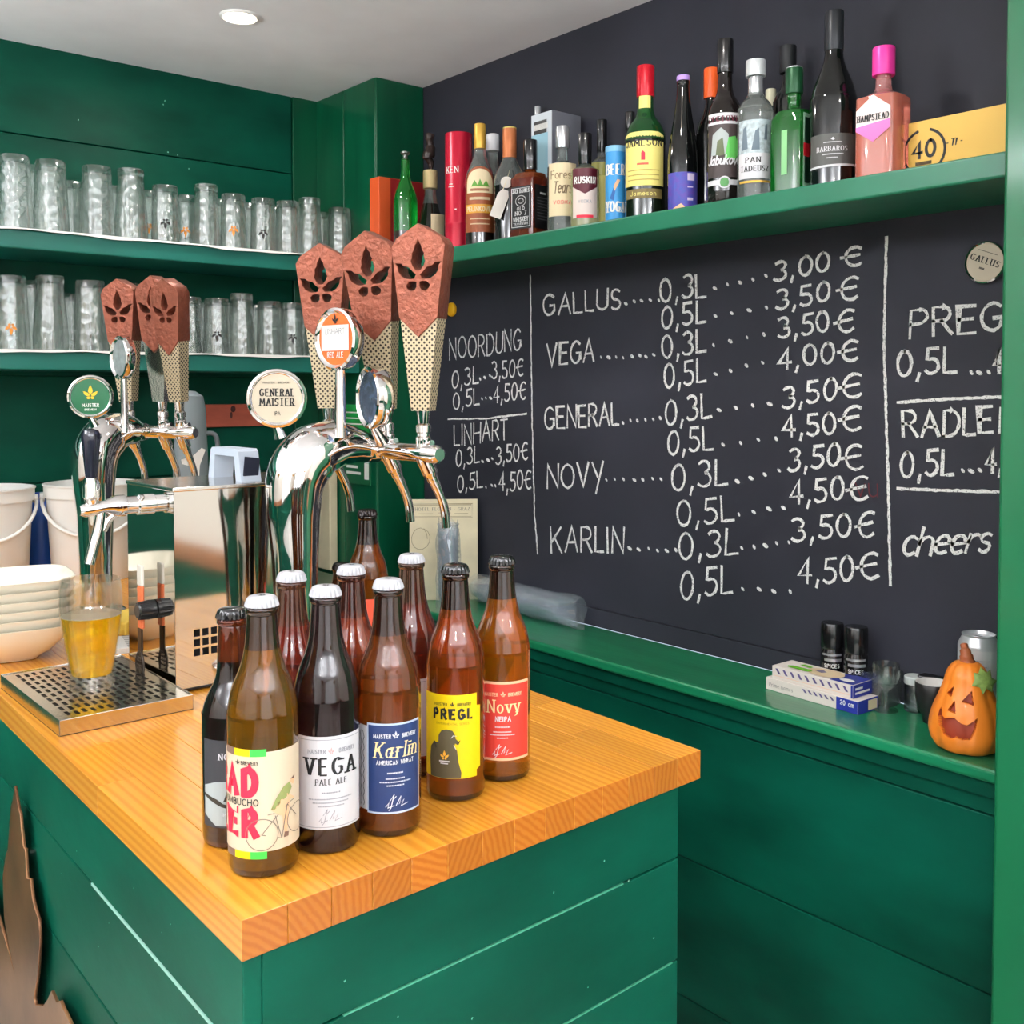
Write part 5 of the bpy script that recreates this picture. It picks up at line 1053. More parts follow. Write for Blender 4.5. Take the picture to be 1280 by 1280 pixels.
# 12 black pourer bottle
t, q, H, R, y0 = liquor('clear bottle of pale yellow liquid with tall black cap next to the blue can', 752, 1.708, 150, 29, 'low', CLR, dark('lemon', (226, 222, 130), .5), .6, BLKC, .72, 1.25)
wrap(t, R, y0, R*1.8, H*.1, H*.50, M('label_straw', (222, 214, 130), .55))
# 13 blue can
q, H, R = place(769, 1.632, 184, 25); t = thing('beverage_tube', 'light blue cardboard tube with white lettering left of the green whiskey bottle', 'tube', q, 0); BL_ = M('sky_blue_print', (60, 150, 214), .4)
MB().lathe([(R, 0), (R, H-.012), (.0003, H-.012)], 36).build('tube_body', BL_, t, SM); MB().lathe([(R*1.02, H-.013), (R*1.02, H-.001), (R*.97, H), (.0003, H)], 36).build('lid', M('pale_blue_lid', (130, 190, 226), .35), t, SM)
an = math.atan2(-q.y, -q.x); mp = cylmap(R, an, .0006); text(t, mp, 'BEER', 0, H*.63, H*.13, WHITEP, .2, 'serif', width=R*2.0, thin=.07); text(t, mp, 'YOGA', 0, H*.16, H*.13, WHITEP, .2, 'serif', width=R*2.0, thin=.07)
fill(t, mp, [[(-.002, H*.42), (.006, H*.5), (.011, H*.56), (.004, H*.57), (-.004, H*.48)]], SKN, 'figure_print'); fill(t, mp, [[(-.012, H*.33), (-.004, H*.46), (-.0, H*.42), (-.004, H*.3)]], M('print_blue', (30, 90, 160), .5), 'figure_print')
t, q, H, R, y0 = liquor('black glass bottle hidden behind the green whiskey bottle', 787, 1.745, 140, 26, 'spirit', BLG, None, .5, BLKC, .86, 1.2)
# 15 green whiskey
t, q, H, R, y0 = liquor('green whiskey bottle with red cap and yellow label', 806, 1.648, 83, 50, 'jam', dark('whiskey_green', (24, 92, 40), .55), dark('whiskey_deep', (22, 30, 18), .25), .52, M('red_cap', (196, 22, 40), .3, .2), .80, 1.12)
LY = M('label_butter', (238, 224, 130), .5); an = y0-.10; lb = wrap(t, R, an, R*2.35, H*.215, H*.54, LY); mp = cylmap(R, an, .001); fill(lb, cylmap(R, an, .0003), [[(-R*1.175, H*.54), (R*1.175, H*.54), (R*.8, H*.556), (-R*.8, H*.556)]], LY, 'label_top', R*.09)
text(lb, mp, 'JAMESON', 0, H*.465, H*.042, INK, .2, 'serif', width=R*1.95, thin=.06); fill(lb, mp, [[(-.004, H*.375), (.004, H*.375), (.004, H*.42), (.001, H*.43), (-.002, H*.435), (-.004, H*.42)]], RED, 'crest'); small(lb, mp, RED, [(H*.345, R*.6, H*.012)]); small(lb, mp, M('label_tan', (176, 150, 80), .6), [(H*.31, R*1.7, .002), (H*.28, R*1.7, .002), (H*.25, R*1.7, .002)])
lb = wrap(t, R, an, R*2.1, H*.135, H*.195, M('label_gold_dark', (120, 104, 60), .5), 'lower_label'); text(lb, mp, 'Jameson', 0, H*.153, H*.026, LY, .14, width=R*1.3)
fill(t, lambda x, y: Vector(cylmap(R*.40, an, .0008)(x, y)), [rect(-R*.3, H*.645, R*.3, H*.80)], LY, 'neck_label', R*.05); fill(t, cylmap(R*.41, an, .002), [[(.005*math.cos(k*PI/5), H*.675+.005*math.sin(k*PI/5)) for k in range(10)]], M('seal_brown', (150, 80, 40), .5), 'seal')
# 16 purple
t, q, H, R, y0 = liquor('dark slender bottle with lilac cap and violet label', 853, 1.655, 95, 38, 'champ', BLG, None, .5, M('lilac_cap', (186, 150, 226), .35), .962, 1.12)
lb = wrap(t, R, y0, R*2.4, H*.02, H*.30, M('label_violet', (96, 62, 160), .45, var=.5, vscale=90, col2=(60, 80, 170))); mp = cylmap(R, y0, .001); fill(lb, mp, [rect(R*.3, H*.24, R*.8, H*.29), rect(R*.3, H*.19, R*.7, H*.20), rect(R*.3, H*.10, R*.7, H*.12)], M('label_lilac', (216, 200, 232), .5), 'print', R*.1); fill(lb, mp, [[(-R*.9, H*.03), (R*.4, H*.03), (-R*.1, H*.08)]], PEACH, 'print', R*.1)
# 17 orange cap
t, q, H, R, y0 = liquor('dark bottle with bright orange cap behind the black capped liqueur', 888, 1.715, 86, 40, 'round', BLG, None, .5, M('orange_cap', (240, 96, 36), .35), .80, 1.2)
wrap(t, R, y0+.5, R*1.0, H*.05, H*.26, PEACH)
# 18 ---TOVIA
t, q, H, R, y0 = liquor('dark liqueur bottle with black cap and a green and grey picture label', 905, 1.645, 50, 44, 'jam', dark('dark_olive', (26, 20, 18), .25), None, .5, BLKC, .80, 1.15)
DK = M('label_umber', (66, 56, 56), .5); lb = wrap(t, R, y0, R*2.2, H*.17, H*.48, DK); mp = cylmap(R, y0, .001); mp2 = cylmap(R, y0, .0016)
w2 = wrap(t, R, y0, R*2.2, H*.48, H*.545, LW, 'name_label'); text(w2, mp, 'PECTOVIA', 0, H*.495, H*.032, M('label_wine', (110, 40, 60), .5), .2, 'serif', width=R*1.9, thin=.06)
fill(lb, mp, [[(-R*.8, H*.30), (-R*.7, H*.42), (-R*.2, H*.46), (R*.2, H*.42), (R*.3, H*.30)]], ICE, 'picture', R*.1); fill(lb, mp2, [[(R*.0, H*.28), (R*.2, H*.40), (R*.6, H*.41), (R*.85, H*.34), (R*.6, H*.27)]], M('picture_green', (96, 190, 90), .5), 'picture', R*.1); fill(lb, mp2, [[(-R*.5, H*.29), (-R*.4, H*.38), (-R*.1, H*.40), (0, H*.30)]], M('picture_olive', (90, 100, 70), .5), 'picture', R*.1)
text(lb, cylmap(R, y0, .002), 'Jabukova', -.001, H*.245, H*.05, LW, .18, 'chalk', width=R*1.9, italic=.25)
fill(t, mp, [rect(-R*1.1, H*.125, R*1.1, H*.155)], LW, 'label_band', R*.1); lines(t, mp2, [[(R*.3*math.cos(k*PI/10), H*.14+R*.3*math.sin(k*PI/10)) for k in range(21)]], .003, LW, 'seal'); fill(t, mp2, [[(R*.24*math.cos(k*PI/8), H*.14+R*.24*math.sin(k*PI/8)) for k in range(16)]], M('seal_green', (90, 150, 90), .5), 'seal')
# 19 clear vodka
t, q, H, R, y0 = liquor('clear bottle with pale cap and white label beside the picture label bottle', 943, 1.64, 76, 44, 'spirit', CLR, None, .5, M('frost_cap', (206, 210, 212), .35, .3), .885, 1.45)
MB().lathe([(R*.40, H*.75), (R*.42, H*.76), (R*.42, H*.87), (R*.40, H*.88)], 28, close=False).build('neck_sleeve', SILV, t, SM)
lb = wrap(t, R, y0, R*2.1, H*.155, H*.33, LW); mp = cylmap(R, y0, .001); text(lb, mp, 'PAN', -.004, H*.265, H*.036, INK, .2, 'serif', width=R*.8, thin=.07); text(lb, mp, 'TADEUSZ', -.001, H*.205, H*.036, INK, .2, 'serif', width=R*1.6, thin=.07)
w2 = wrap(t, R, y0, R*2.1, H*.33, H*.56, M('label_mist', (176, 190, 196), .4, var=.35, vscale=120), 'picture_label'); fill(w2, mp, [[(-R*.8, H*.35), (-R*.7, H*.5), (-R*.5, H*.52), (-R*.4, H*.36)], [(-R*.2, H*.35), (0, H*.48), (R*.2, H*.5), (R*.25, H*.35)], [(R*.5, H*.42), (R*.55, H*.52), (R*.7, H*.53), (R*.68, H*.42)]], M('print_slate', (100, 116, 128), .5), 'picture', R*.1)
fill(t, mp, [rect(-R*.95, H*.125, R*.95, H*.14)], GOLDC, 'gold_band', R*.1)
# 20 dark tall bottle behind, 22 pale cap
t, q, H, R, y0 = liquor('tall dark bottle with matt black cap behind the square green bottle', 983, 1.725, 58, 36, 'spirit', dark('smoke', (30, 34, 34), .5), None, .5, M('matt_black', (26, 28, 32), .55), .83, 1.45)
t, q, H, R, y0 = liquor('bottle with pale cream cap peeping out between two clear and green bottles', 962, 1.745, 112, 26, 'spirit', BLG, None, .5, M('cream_cap', (224, 220, 190), .4), .86, 1.3)
# 21 square green
t, q, H, R, y0 = liquor('square dark green herbal bottle with ringed green cap', 991, 1.645, 86, 44, 'sq', dark('herb_green', (16, 112, 34), .55), dark('herb_green', (16, 112, 34), .55), .6, M('green_cap', (22, 70, 40), .35, .3), .80, 1.25, sq=8, yaw=math.radians(-30))
MB().lathe([(R*.46, H-.004), (R*.47, H+.0005), (R*.40, H+.002), (.0004, H+.002)], 24).build('cap_ring', SILV, t, SM)
mp = facemap(y0, R, .0008); fill(t, mp, [rect(-.006, H*.16, .006, H*.50)], M('embossed_green', (130, 190, 130), .3), 'embossing', .02)
sl_ = fill(t, facemap(y0+PI/2, R, .0006), [rect(-R*.75, H*.06, R*.75, H*.62)], M('label_sage', (150, 190, 160), .45), 'side_label', .03); mp = facemap(y0+PI/2, R, .0011); fill(sl_, mp, [rect(-R*.6, H*.09, R*.6, H*.59)], M('label_forest', (20, 52, 36), .45), 'label_field', .03); fill(sl_, facemap(y0+PI/2, R, .0016), [rect(-R*.75, H*.29, R*.3, H*.39)], M('label_cherry', (196, 26, 40), .45), 'red_block', .03)
# 23 tall wine
t, q, H, R, y0 = liquor('tall black wine bottle with dark grey label, tallest on the shelf', 1040, 1.655, 15, 57, 'wine', BLG, None, .5, M('wine_foil', (40, 42, 46), .35, .3), .78, 1.0, capname='neck_foil')
LGK = M('label_charcoal', (82, 82, 80), .5); lb = wrap(t, R, y0, R*2.3, H*.13, H*.30, LGK); mp = cylmap(R, y0, .001); text(lb, mp, 'BARBAROS', -.002, H*.205, H*.026, LW, .18, 'serif', width=R*1.3, thin=.07); small(lb, mp, LW, [(H*.185, R*.9, .002), (H*.165, R*.5, .002), (H*.25, R*.8, .0018)]); fill(lb, mp, [[(-.004, H*.27), (0, H*.28), (.003, H*.268), (.0, H*.262)]], LW, 'emblem')
fill(t, mp, [[(-R*1.15, H*.115), (R*1.15, H*.125), (R*1.15, H*.137), (-R*1.15, H*.127)]], LW, 'label_edge', R*.1)
# 24 pink gin
t, q, H, R, y0 = liquor('pink gin bottle with magenta cap and white hexagonal label', 1102, 1.65, 60, 56, 'low', dark('rose_glass', (250, 176, 176), .7), dark('rose', (250, 150, 128), .6), .60, M('magenta_cap', (236, 60, 160), .35, .1), .79, 1.35, sq=4.5, yaw=math.radians(-24), ax=1, ay=1)
mp = facemap(y0, R, .001); hx = [(-R*.78, H*.37), (0, H*.28), (R*.78, H*.37), (R*.78, H*.52), (0, H*.62), (-R*.78, H*.52)]
lb = fill(t, mp, [hx], M('label_blush', (238, 222, 220), .45), 'hexagon_label', .03); fill(lb, facemap(y0, R, .0015), [[(-R*.78, H*.40), (-R*.78, H*.37), (0, H*.28), (R*.78, H*.37), (R*.78, H*.43)]], M('label_pink_bright', (232, 120, 190), .45), 'pink_field', .03)
text(lb, facemap(y0, R, .002), 'HAMPSTEAD', 0, H*.435, H*.045, INK, .18, 'serif', width=R*1.4, thin=.07)
# 25 yellow box with the 40
p0 = on(0, 1.66, 1135, 190); p1 = on(0, 1.66, 1300, 190)
ya, yb = p0.y, .712; zt_ = on(0, 1.66, 1200, 141).z-SHELF
t = thing('yellow_box', 'long yellow cardboard box with a laurel ring and 40', 'box', (1.66, yb, SHELF))
YB_ = M('box_yellow', (238, 190, 92), .5, var=.04, vscale=6); MB().rbox((0, 0, 0), (.09, ya-yb, zt_), .0012).build('box_body', YB_, t)
mp = lambda x, y: (-.0006, (ya-yb)-x, y); cx_ = (ya-on(0, 1.66, 1155, 190).y); cz = zt_*.46; rr_ = zt_*.38
lines(t, mp, [[(cx_+rr_*math.cos(a), cz+rr_*math.sin(a)) for a in [math.radians(110+k*(-280+0)/24+170) for k in range(0)]]] if False else [[(cx_+rr_*math.cos(math.radians(s*(90-18-k*12)+0)) * (1 if s == 1 else 1), cz+rr_*math.sin(math.radians(90-18-k*12))) for k in range(14)] if s == 1 else [(cx_-rr_*math.cos(math.radians(90-18-k*12)), cz+rr_*math.sin(math.radians(90-18-k*12))) for k in range(14)] for s in (1, -1)], .0045, INK, 'laurel_ring')
text(t, mp, '40', cx_, cz-rr_*.25, rr_*.72, INK, .2, width=rr_*1.05, gap=.26); text(t, mp, 'JAHRE', cx_, cz-rr_*.6, rr_*.2, INK, .2, width=rr_*.8) if False else small(t, lambda x, y: mp(cx_+x, y), INK, [(cz-rr_*.6, rr_*.8, rr_*.16)])
cx2 = ya-on(0, 1.66, 1193, 190).y; text(t, mp, '- 77 -', cx2, cz+.002, zt_*.11, INK, .16, width=.026)
# ------------------------------------------------------------------ things on the ledge
# badge stuck on the board
p = on(0, XW-.008, 1232, 328); t = thing('beer_badge', 'round chrome badge with cream face fixed to the right of the chalkboard', 'badge', p)
m_ = Matrix(((0, 0, -1, 0), (-1, 0, 0, 0), (0, 1, 0, 0), (0, 0, 0, 1))) @ Matrix.Rotation(math.radians(-22), 4, 'Z'); R = .0365
rg = MB().lathe([(R*.86, .003), (R*.93, .006), (R*.99, .004), (R, 0), (R, -.007), (.001, -.007)], 40, mat=m_, close=False).build('ring', CHROME, t, SM); MB().lathe([(R*.9, .0035), (.0003, .0042)], 32, mat=m_).build('badge_face', PAPER, t, SM)
mp = lambda a, b: m_ @ Vector((a, b, .0048)); text(t, mp, 'GALLUS', 0, -.002, .0105, INK, .22, 'serif', width=.052, thin=.06); text(t, mp, 'PILS', 0, -.013, .004, INK, .15, width=.01) if False else small(t, lambda x, y: mp(x, y), INK, [(-.013, .010, .0035), (.017, .036, .0012)])
# framed card
cc = Vector((1.69, 2.30, LEDGE)); xd = Vector((.807, -.594, 0)); nn = Vector((-.594, -.807, 0))
t = thing('advert_card', 'old cream advertising card with framed heading leaning in the corner', 'card', cc, math.atan2(xd.y, xd.x))
CARD = M('aged_card', (234, 222, 188), .6, var=.10, vscale=14); tilt = Matrix.Rotation(math.radians(-3), 4, 'X')
MB().rbox((-.094, 0, .0005), (.094, .004, .279), .0006, mat=tilt).build('card_sheet', CARD, t); mp = lambda x, y: tilt @ Vector((x, -.0005, y))
PR = M('faded_print', (150, 132, 96), .6); lines(t, mp, [[(-.085, .228), (.080, .228), (.080, .266), (-.085, .266), (-.085, .228)], [(-.082, .231), (.077, .231), (.077, .263), (-.082, .263), (-.082, .231)]], .001, PR, 'border'); text(t, mp, 'HOTEL FLORIAN - GRAZ', -.003, .2475, .0085, M('grey_ink', (120, 112, 104), .6), .14, 'serif', width=.150, thin=.05)
fill(t, mp, [rect(-.07, .238, -.03, .2395), rect(-.015, .2405, .02, .2415), rect(.03, .238, .068, .2395)], PR, 'small_print')
lines(t, mp, [[(-.065+.02*math.cos(k*.5)*(1+k*.03), .17+.03*math.sin(k*.5)) for k in range(16)], [(.01+k*.005, .19-.02*math.sin(k*.4)) for k in range(8)]], .0012, PR, 'map_drawing')
# cup sleeves
SLEEVE = glass_mat('clear_film', (250, 252, 255), .80, .1, 1.1, .09, True); CUP = glass_mat('cup_plastic', (252, 253, 255), .84, .1, 1.1, .10, True)
def sleeve(label, n, r, Lh):
    t = thing('cup_sleeve', label, 'plastic cups')
    for k in range(n):
        z = k*(Lh*.8/n); MB().lathe([(.001, z+.001), (r*.62, z), (r*.66, z+.003), (r*.9, z+.05), (r*.95, z+.0505), (r*.95, z+.053), (r*.88, z+.053), (r*.62, z+.006)], 22, close=False).build('cup', CUP, t, SM)
    pts = []; rad = []; mb = MB(); rows = 40; seg = 44; vs = []; fs = []
    for i in range(rows):
        f = i/(rows-1); z = f*Lh
        for k in range(seg):
            a = 2*PI*k/seg; rr = r*(1.03+.045*math.sin(a*5+f*9)+.03*math.sin(a*3-f*17)+.02*math.sin(a*9+f*31)); sq_ = 1 if f < .8 else 1-(f-.8)*2.6
            vs.append((rr*math.cos(a)*sq_, max(-.0385, rr*math.sin(a)*(1 if f < .8 else 1+(f-.8)*.9)), z+(.006*math.sin(a*4) if f > .95 else 0)))
    fs = [(i*seg+k, i*seg+(k+1) % seg, (i+1)*seg+(k+1) % seg, (i+1)*seg+k) for i in range(rows-1) for k in range(seg)]
    mb.add(vs, fs).build('plastic_film', SLEEVE, t, 1.2); return t
t = sleeve('clear sleeve of stacked plastic cups standing upright before the cream card', 13, .031, .236); t.location = (1.628, 2.195, LEDGE+.001)
t = sleeve('clear sleeve of plastic cups lying along the ledge under the chalkboard', 18, .036, .43); t.location = (1.744, 2.225, LEDGE+.0405); t.rotation_euler = (PI/2, 0, math.radians(-2))
# two flat cartons
CB = M('carton_ivory', (232, 222, 214), .5); CBb = M('carton_cobalt', (34, 46, 140), .45); CPU = M('print_plum', (96, 84, 130), .5)
for k, (x, y, rz, zz, l) in enumerate(((1.668, 1.212, -2.5, 0, 'flat cream and blue carton on the ledge, lower of the two'), (1.671, 1.200, -1.5, .0245, 'flat cream carton with green vegetable picture lying on top of another carton'))):
    t = thing('bag_carton', l, 'box', (x, y, LEDGE+zz+.0003), math.radians(rz)); Lb = .205 if k == 0 else .178; Wb = .062
    MB().rbox((0, -Lb, 0), (Wb, 0, .024), .0008).build('carton', CB, t); mp = lambda a, b: (-.0006, -a, b)
    fill(t, lambda a, b: (a, -Lb-.0006, b), [rect(0, 0, Wb, .024)], CBb, 'end_print', .04)
    if k == 0:
        fill(t, mp, [rect(Lb-.045, .0005, Lb, .0235)], CBb, 'blue_panel', .03); text(t, lambda a, b: (-.0012, -a, b), '20 cm', Lb-.022, .0115, .008, WHITEP, .18, width=.028); text(t, mp, 'Prime names', .036, .008, .0075, M('pencil_grey', (150, 140, 140), .6), .1, width=.055)
        fill(t, lambda a, b: (a, -Lb-.0012, b), [rect(.03, .003, .058, .021)], CREAML, 'barcode_panel', .03)
        fill(t, mp, [[(.085+i*.012, .020), (.090+i*.012, .020), (.096+i*.012, .0135), (.091+i*.012, .0135)] for i in range(6)], CPU, 'stripe_print')
    else:
        fill(t, mp, [[(.008+i*.0165, .020), (.0135+i*.0165, .020), (.0205+i*.0165, .010), (.015+i*.0165, .010)] for i in range(10)], CPU, 'stripe_print'); fill(t, mp, [rect(.004, .0055, Lb-.006, .0062)], PEACH, 'thin_line', .05)
        tp_ = lambda a, b: (b, -a, .0247); tp2 = lambda a, b: (b, -a, .0251); tp3 = lambda a, b: (b, -a, .0255)
        fill(t, tp_, [rect(Lb-.05, .001, Lb-.001, Wb-.001)], CBb, 'top_print', .05); fill(t, tp2, [[(.10+.034*math.cos(k_*PI/10)*1.1, .031+.026*math.sin(k_*PI/10)) for k_ in range(20)]], M('print_sand', (222, 198, 160), .5), 'top_print', .05)
        fill(t, tp3, [[(.028, .012), (.07, .010), (.078, .02), (.07, .026), (.03, .026), (.022, .02)], [(.035, .04), (.06, .036), (.062, .046), (.04, .05)]], M('print_lime', (110, 180, 50), .5), 'vegetable_picture', .05); fill(t, tp3, [[(.075, .03), (.095, .024), (.1, .034), (.085, .044)]], M('print_dusk', (120, 110, 130), .5), 'vegetable_picture', .05)
        fill(t, tp3, [[(Lb-.024+.015*math.cos(k_*PI/8), .018+.009*math.sin(k_*PI/8)) for k_ in range(16)]], WHITEP, 'oval_print', .05); fill(t, lambda a, b: (a, -Lb-.0012, b), [rect(.006, .014, .03, .018), rect(.006, .006, .052, .010)], WHITEP, 'end_lettering', .03)
        fill(t, mp, [rect(Lb-.004, .0005, Lb, .0235)], CBb, 'blue_panel', .03)
# spice grinders
JB = M('jar_dark', (22, 22, 24), .15, coat=.6, var=.5, vscale=300)
for u, vt, x, l in ((1040, 778, 1.752, 'left black capped spice grinder jar behind the flat cartons'), (1070, 783, 1.745, 'right black capped spice grinder jar behind the flat cartons')):
    q = on(0, x, u, 820); H = on(0, x, u, vt).z-LEDGE; R = .0215; t = thing('spice_jar', l, 'spice jar', (x, q.y, LEDGE+.0002), 0, 'spice jars on the ledge')
    MB().lathe([(.001, 0), (R*.92, 0), (R, .003), (R, H*.60), (R*.9, H*.63), (R*.9, H*.65)], 30).build('jar_glass', JB, t, SM); MB().lathe([(R*.98, H*.64), (R*1.02, H*.66), (R*1.0, H-.003), (R*.93, H), (.0003, H)], 30).build('grinder_cap', BLKC, t, SM)
    an = math.atan2(-q.y, -x); mp = cylmap(R, an, .0006); fill(t, mp, [rect(-R*.9, H*.55, R*.9, H*.58), rect(-R*.7, H*.47, R*.9, H*.51)], SILV, 'band', R*.2); text(t, mp, 'SPICES', 0, H*.38, H*.05, WHITEP, .18, width=R*1.3); text(t, mp, 'BBQ', 0, H*.28, H*.05, WHITEP, .18, width=R*.9) if False else small(t, mp, SILV, [(H*.29, R*1.2, H*.04), (H*.21, R*1.3, H*.04)])
# goblet, glass dish and small jar
q = on(2, LEDGE, 1107, 888); t = thing('shot_glass', 'small stemmed clear glass standing beside the flat cartons', 'glass', (q.x, q.y, LEDGE+.0003))
MB().lathe([(.001, .0), (.022, .0), (.022, .002), (.006, .005), (.0035, .01), (.0035, .034), (.009, .040), (.0215, .052), (.024, .068), (.0235, .086), (.0222, .086), (.0225, .068), (.019, .053), (.001, .044)], 34, close=False).build('glass_body', GLASS, t, SM)
q = on(0, 1.752, 1102, 850); t = thing('glass_dish', 'square clear glass dish behind the stemmed glass', 'dish', (1.752, q.y, LEDGE+.0003)); MB().lathe([(.001, 0), (.024, 0), (.028, .004), (.031, .062), (.029, .062), (.026, .006), (.001, .005)], 32, pw=6, close=False).build('dish_body', GLASS, t, .9)
q = on(2, LEDGE, 1139, 890); t = thing('glass_jar', 'small ribbed clear glass jar beside the black cup', 'jar', (q.x+.012, q.y, LEDGE+.0003)); MB().lathe([(.001, 0), (.017, 0), (.0185, .003), (.018, .012), (.0187, .015), (.018, .024), (.0187, .028), (.018, .045), (.0165, .05), (.015, .05), (.015, .004), (.001, .004)], 30, close=False).build('jar_body', GLASS, t, SM); MB().lathe([(.0185, .05), (.019, .052), (.019, .062), (.017, .064), (.0004, .064)], 28).build('jar_lid', M('lid_pale', (216, 222, 220), .3), t, SM)
p0 = on(0, 1.757, 1146, 860).y; t = thing('spice_packet', 'flat black packet reading SPICES leaning on the wall behind the black cup', 'packet', (1.757, p0, LEDGE+.0003)); MB().rbox((0, -.075, 0), (.026, 0, .068), .002).build('packet_body', BLACK, t)
text(t, lambda a, b: (-.0006, -a, b), 'BBC SPICES', .040, .042, .008, WHITEP, .2, width=.06) if False else text(t, lambda a, b: (-.0006, -a, b), 'C SPICES', .034, .042, .009, WHITEP, .2, width=.05); fill(t, lambda a, b: (-.0006, -a, b), [rect(.004, .0655, .03, .067), rect(.01, .057, .05, .0578)], M('print_silver_grey', (130, 130, 134), .4), 'print')
q = on(2, LEDGE, 1166, 903); t = thing('espresso_cup', 'black cup with white inside standing left of the pumpkin', 'cup', (q.x, q.y, LEDGE+.0003)); R = .0305
MB().lathe([(.001, 0), (.016, 0), (.017, .004), (.0185, .012), (.026, .026), (R, .048), (R, .070), (R-.0008, .0712)], 40, close=False).build('cup_body', M('matt_cup_black', (30, 28, 28), .35), t, SM); MB().lathe([(R-.0008, .0712), (R-.0025, .0708), (R-.004, .05), (.02, .02), (.001, .012)], 40, close=False).build('cup_lining', WHITE, t, SM)
# can
q = on(0, 1.737, 1223, 820); t = thing('drink_can', 'silver and white drink can behind the ceramic pumpkin', 'can', (1.737, q.y, LEDGE+.0003)); R = .033
MB().lathe([(.001, .004), (.022, .003), (.026, 0), (.033, .012), (.033, .148), (.0325, .151), (.027, .163), (.0262, .165), (.0272, .168), (.0262, .1685), (.0245, .163), (.001, .162)], 44, close=False).build('can_body', M('can_silver', (216, 218, 222), .28, .55), t, SM)
an = math.atan2(-q.y, -1.737); mp = cylmap(R, an, .0005); fill(t, mp, [rect(-.04, .02, .04, .145)], M('can_white', (222, 222, 224), .35, .2), 'can_print', .003); small(t, cylmap(R, an, .001), GREY, [(.128, .04, .001), (.118, .03, .001)]); text(t, cylmap(R, an, .001), 'IL', -.017, .098, .014, NAVY, .2, width=.01) if False else None
MB().rbox((-.004, -.012, .1625), (.004, .008, .164), .0006).build('pull_tab', SILV, t)
# ceramic pumpkin lantern
q = on(0, 1.640, 1208, 900); pq = Vector((1.640, q.y, LEDGE)); S = 1.0
t = thing('pumpkin_lantern', 'orange ceramic pumpkin with a carved laughing face', 'pumpkin', (pq.x, pq.y, LEDGE+.0003)); an = math.atan2(-pq.y, -pq.x)-.22
prof = smooth_path([(.030, 0, 0), (.046, 0, .004), (.056, 0, .022), (.0575, 0, .042), (.052, 0, .066), (.043, 0, .088), (.036, 0, .108), (.031, 0, .126), (.022, 0, .139), (.009, 0, .1435), (.001, 0, .1435)], 9)
eyeL = [(-.0255, .094), (-.0125, .1075), (-.0150, .0915)]; eyeR = [(.002, .087), (.0155, .104), (.0205, .0835)]; nose = [(-.0185, .071), (-.0085, .087), (-.005, .0685)]
mouth = [(-.039, .057), (-.037, .068), (-.033, .072), (-.030, .062), (-.022, .058), (-.014, .061), (-.006, .062), (.004, .055), (.014, .053), (.024, .062), (.028, .066), (.026, .048), (.019, .032), (.008, .030), (-.003, .033), (-.011, .029), (-.022, .033), (-.028, .041), (-.034, .044)]
def inside(p, poly):
    c = False; n = len(poly)
    for i in range(n):
        a, b_ = poly[i], poly[i-1]
        if (a[1] > p[1]) != (b_[1] > p[1]) and p[0] < (b_[0]-a[0])*(p[1]-a[1])/(b_[1]-a[1])+a[0]: c = not c
    return c
seg = 400; vs = []; fs = []; ms = []; rows = []
zs_ = []
fine = []
for i in range(len(prof)-1):
    n_ = 5 if prof[i].z > .02 and prof[i].z < .11 else 1
    for k in range(n_): fine.append(prof[i].lerp(prof[i+1], k/n_))
fine.append(prof[-1])
for p in fine:
    for k in range(seg):
        a = 2*PI*k/seg; rib = 1-.045*abs(math.cos(a*3.5))**6 if p.x > .02 else 1
        x_ = ((a-an+PI) % (2*PI)-PI)*max(p.x, .02); ins = p.x > .025 and abs(x_) < .05 and any(inside((x_, p.z), f_) for f_ in (eyeL, eyeR, nose, mouth))
        r = p.x*rib-(.007 if ins else 0); vs.append((r*math.cos(a), r*math.sin(a), p.z))
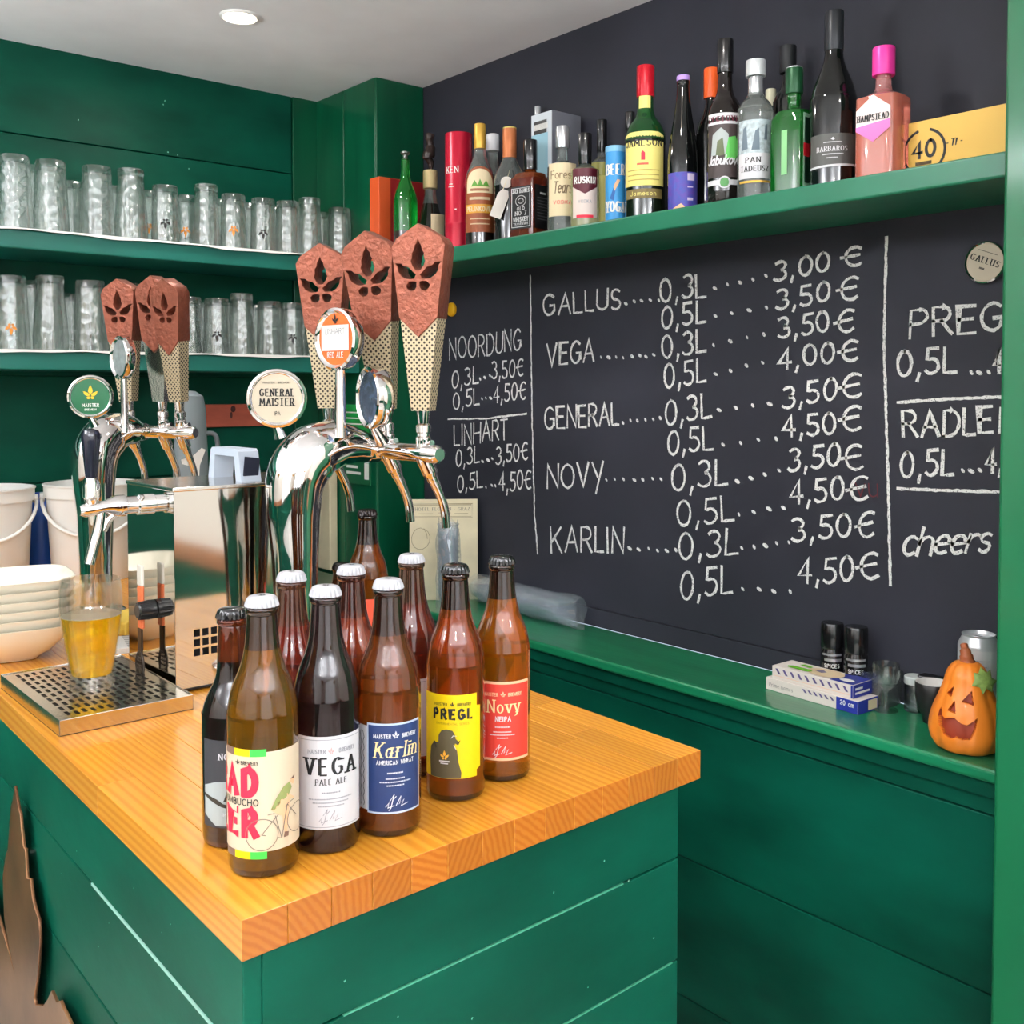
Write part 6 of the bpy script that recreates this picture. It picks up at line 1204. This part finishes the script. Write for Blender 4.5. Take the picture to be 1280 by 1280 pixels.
for i in range(len(fine)-1):
    for k in range(seg):
        a = 2*PI*(k+.5)/seg; pz = (fine[i].z+fine[i+1].z)/2; px = (fine[i].x+fine[i+1].x)/2; x_ = ((a-an+PI) % (2*PI)-PI)*max(px, .02)
        fs.append((i*seg+k, i*seg+(k+1) % seg, (i+1)*seg+(k+1) % seg, (i+1)*seg+k)); ms.append(1 if px > .025 and abs(x_) < .05 and any(inside((x_, pz), f_) for f_ in (eyeL, eyeR, nose, mouth)) else 0)
MB().add(vs, fs, ms).build('pumpkin_body', [M('pumpkin_orange', (240, 134, 40), .42, var=.10, vscale=16, coat=.15), M('carved_brown', (134, 44, 14), .6)], t, .8)
MB().tube(smooth_path([(0, 0, .140), (-.001, .001, .150), (.0, .004, .161), (.004, .008, .168)], 5), [.0125]*3+[.0105]*4+[.0085]*4+[.006]*5, 12).build('stem', M('stem_brown', (156, 84, 48), .5), t, SM)
lp_ = [(1.25*x, 1.25*y) for x, y in [(0, .018), (.006, .010), (.015, .013), (.014, .004), (.021, -.002), (.013, -.006), (.010, -.015), (.002, -.010), (-.008, -.016), (-.010, -.007), (-.020, -.004), (-.014, .003), (-.015, .012), (-.006, .010)]]
ld = an+1.0; nL = Vector((math.cos(ld), math.sin(ld), .35)).normalized(); xL = Vector((0, 0, 1)).cross(nL).normalized(); yL = nL.cross(xL)
mL = Matrix((xL, yL, nL)).transposed().to_4x4(); mL.translation = Vector((math.cos(ld)*.033, math.sin(ld)*.036, .120))
mb = MB(); vs = [mL @ Vector((0, 0, .008))]+[mL @ Vector((x, y, -.0015+.002*math.sin(k*1.7))) for k, (x, y) in enumerate(lp_)]+[mL @ Vector((x*.5, y*.5, .006+.001*(k % 2))) for k, (x, y) in enumerate(lp_)]; n_ = len(lp_)
mb.add(vs, [(0, 1+n_+k, 1+n_+(k+1) % n_) for k in range(n_)]+[(1+k, 1+(k+1) % n_, 1+n_+(k+1) % n_, 1+n_+k) for k in range(n_)]+[tuple(range(1, n_+1))]); mb.build('leaf', M('leaf_green', (134, 160, 84), .5, var=.25, vscale=120), t, 1.0)
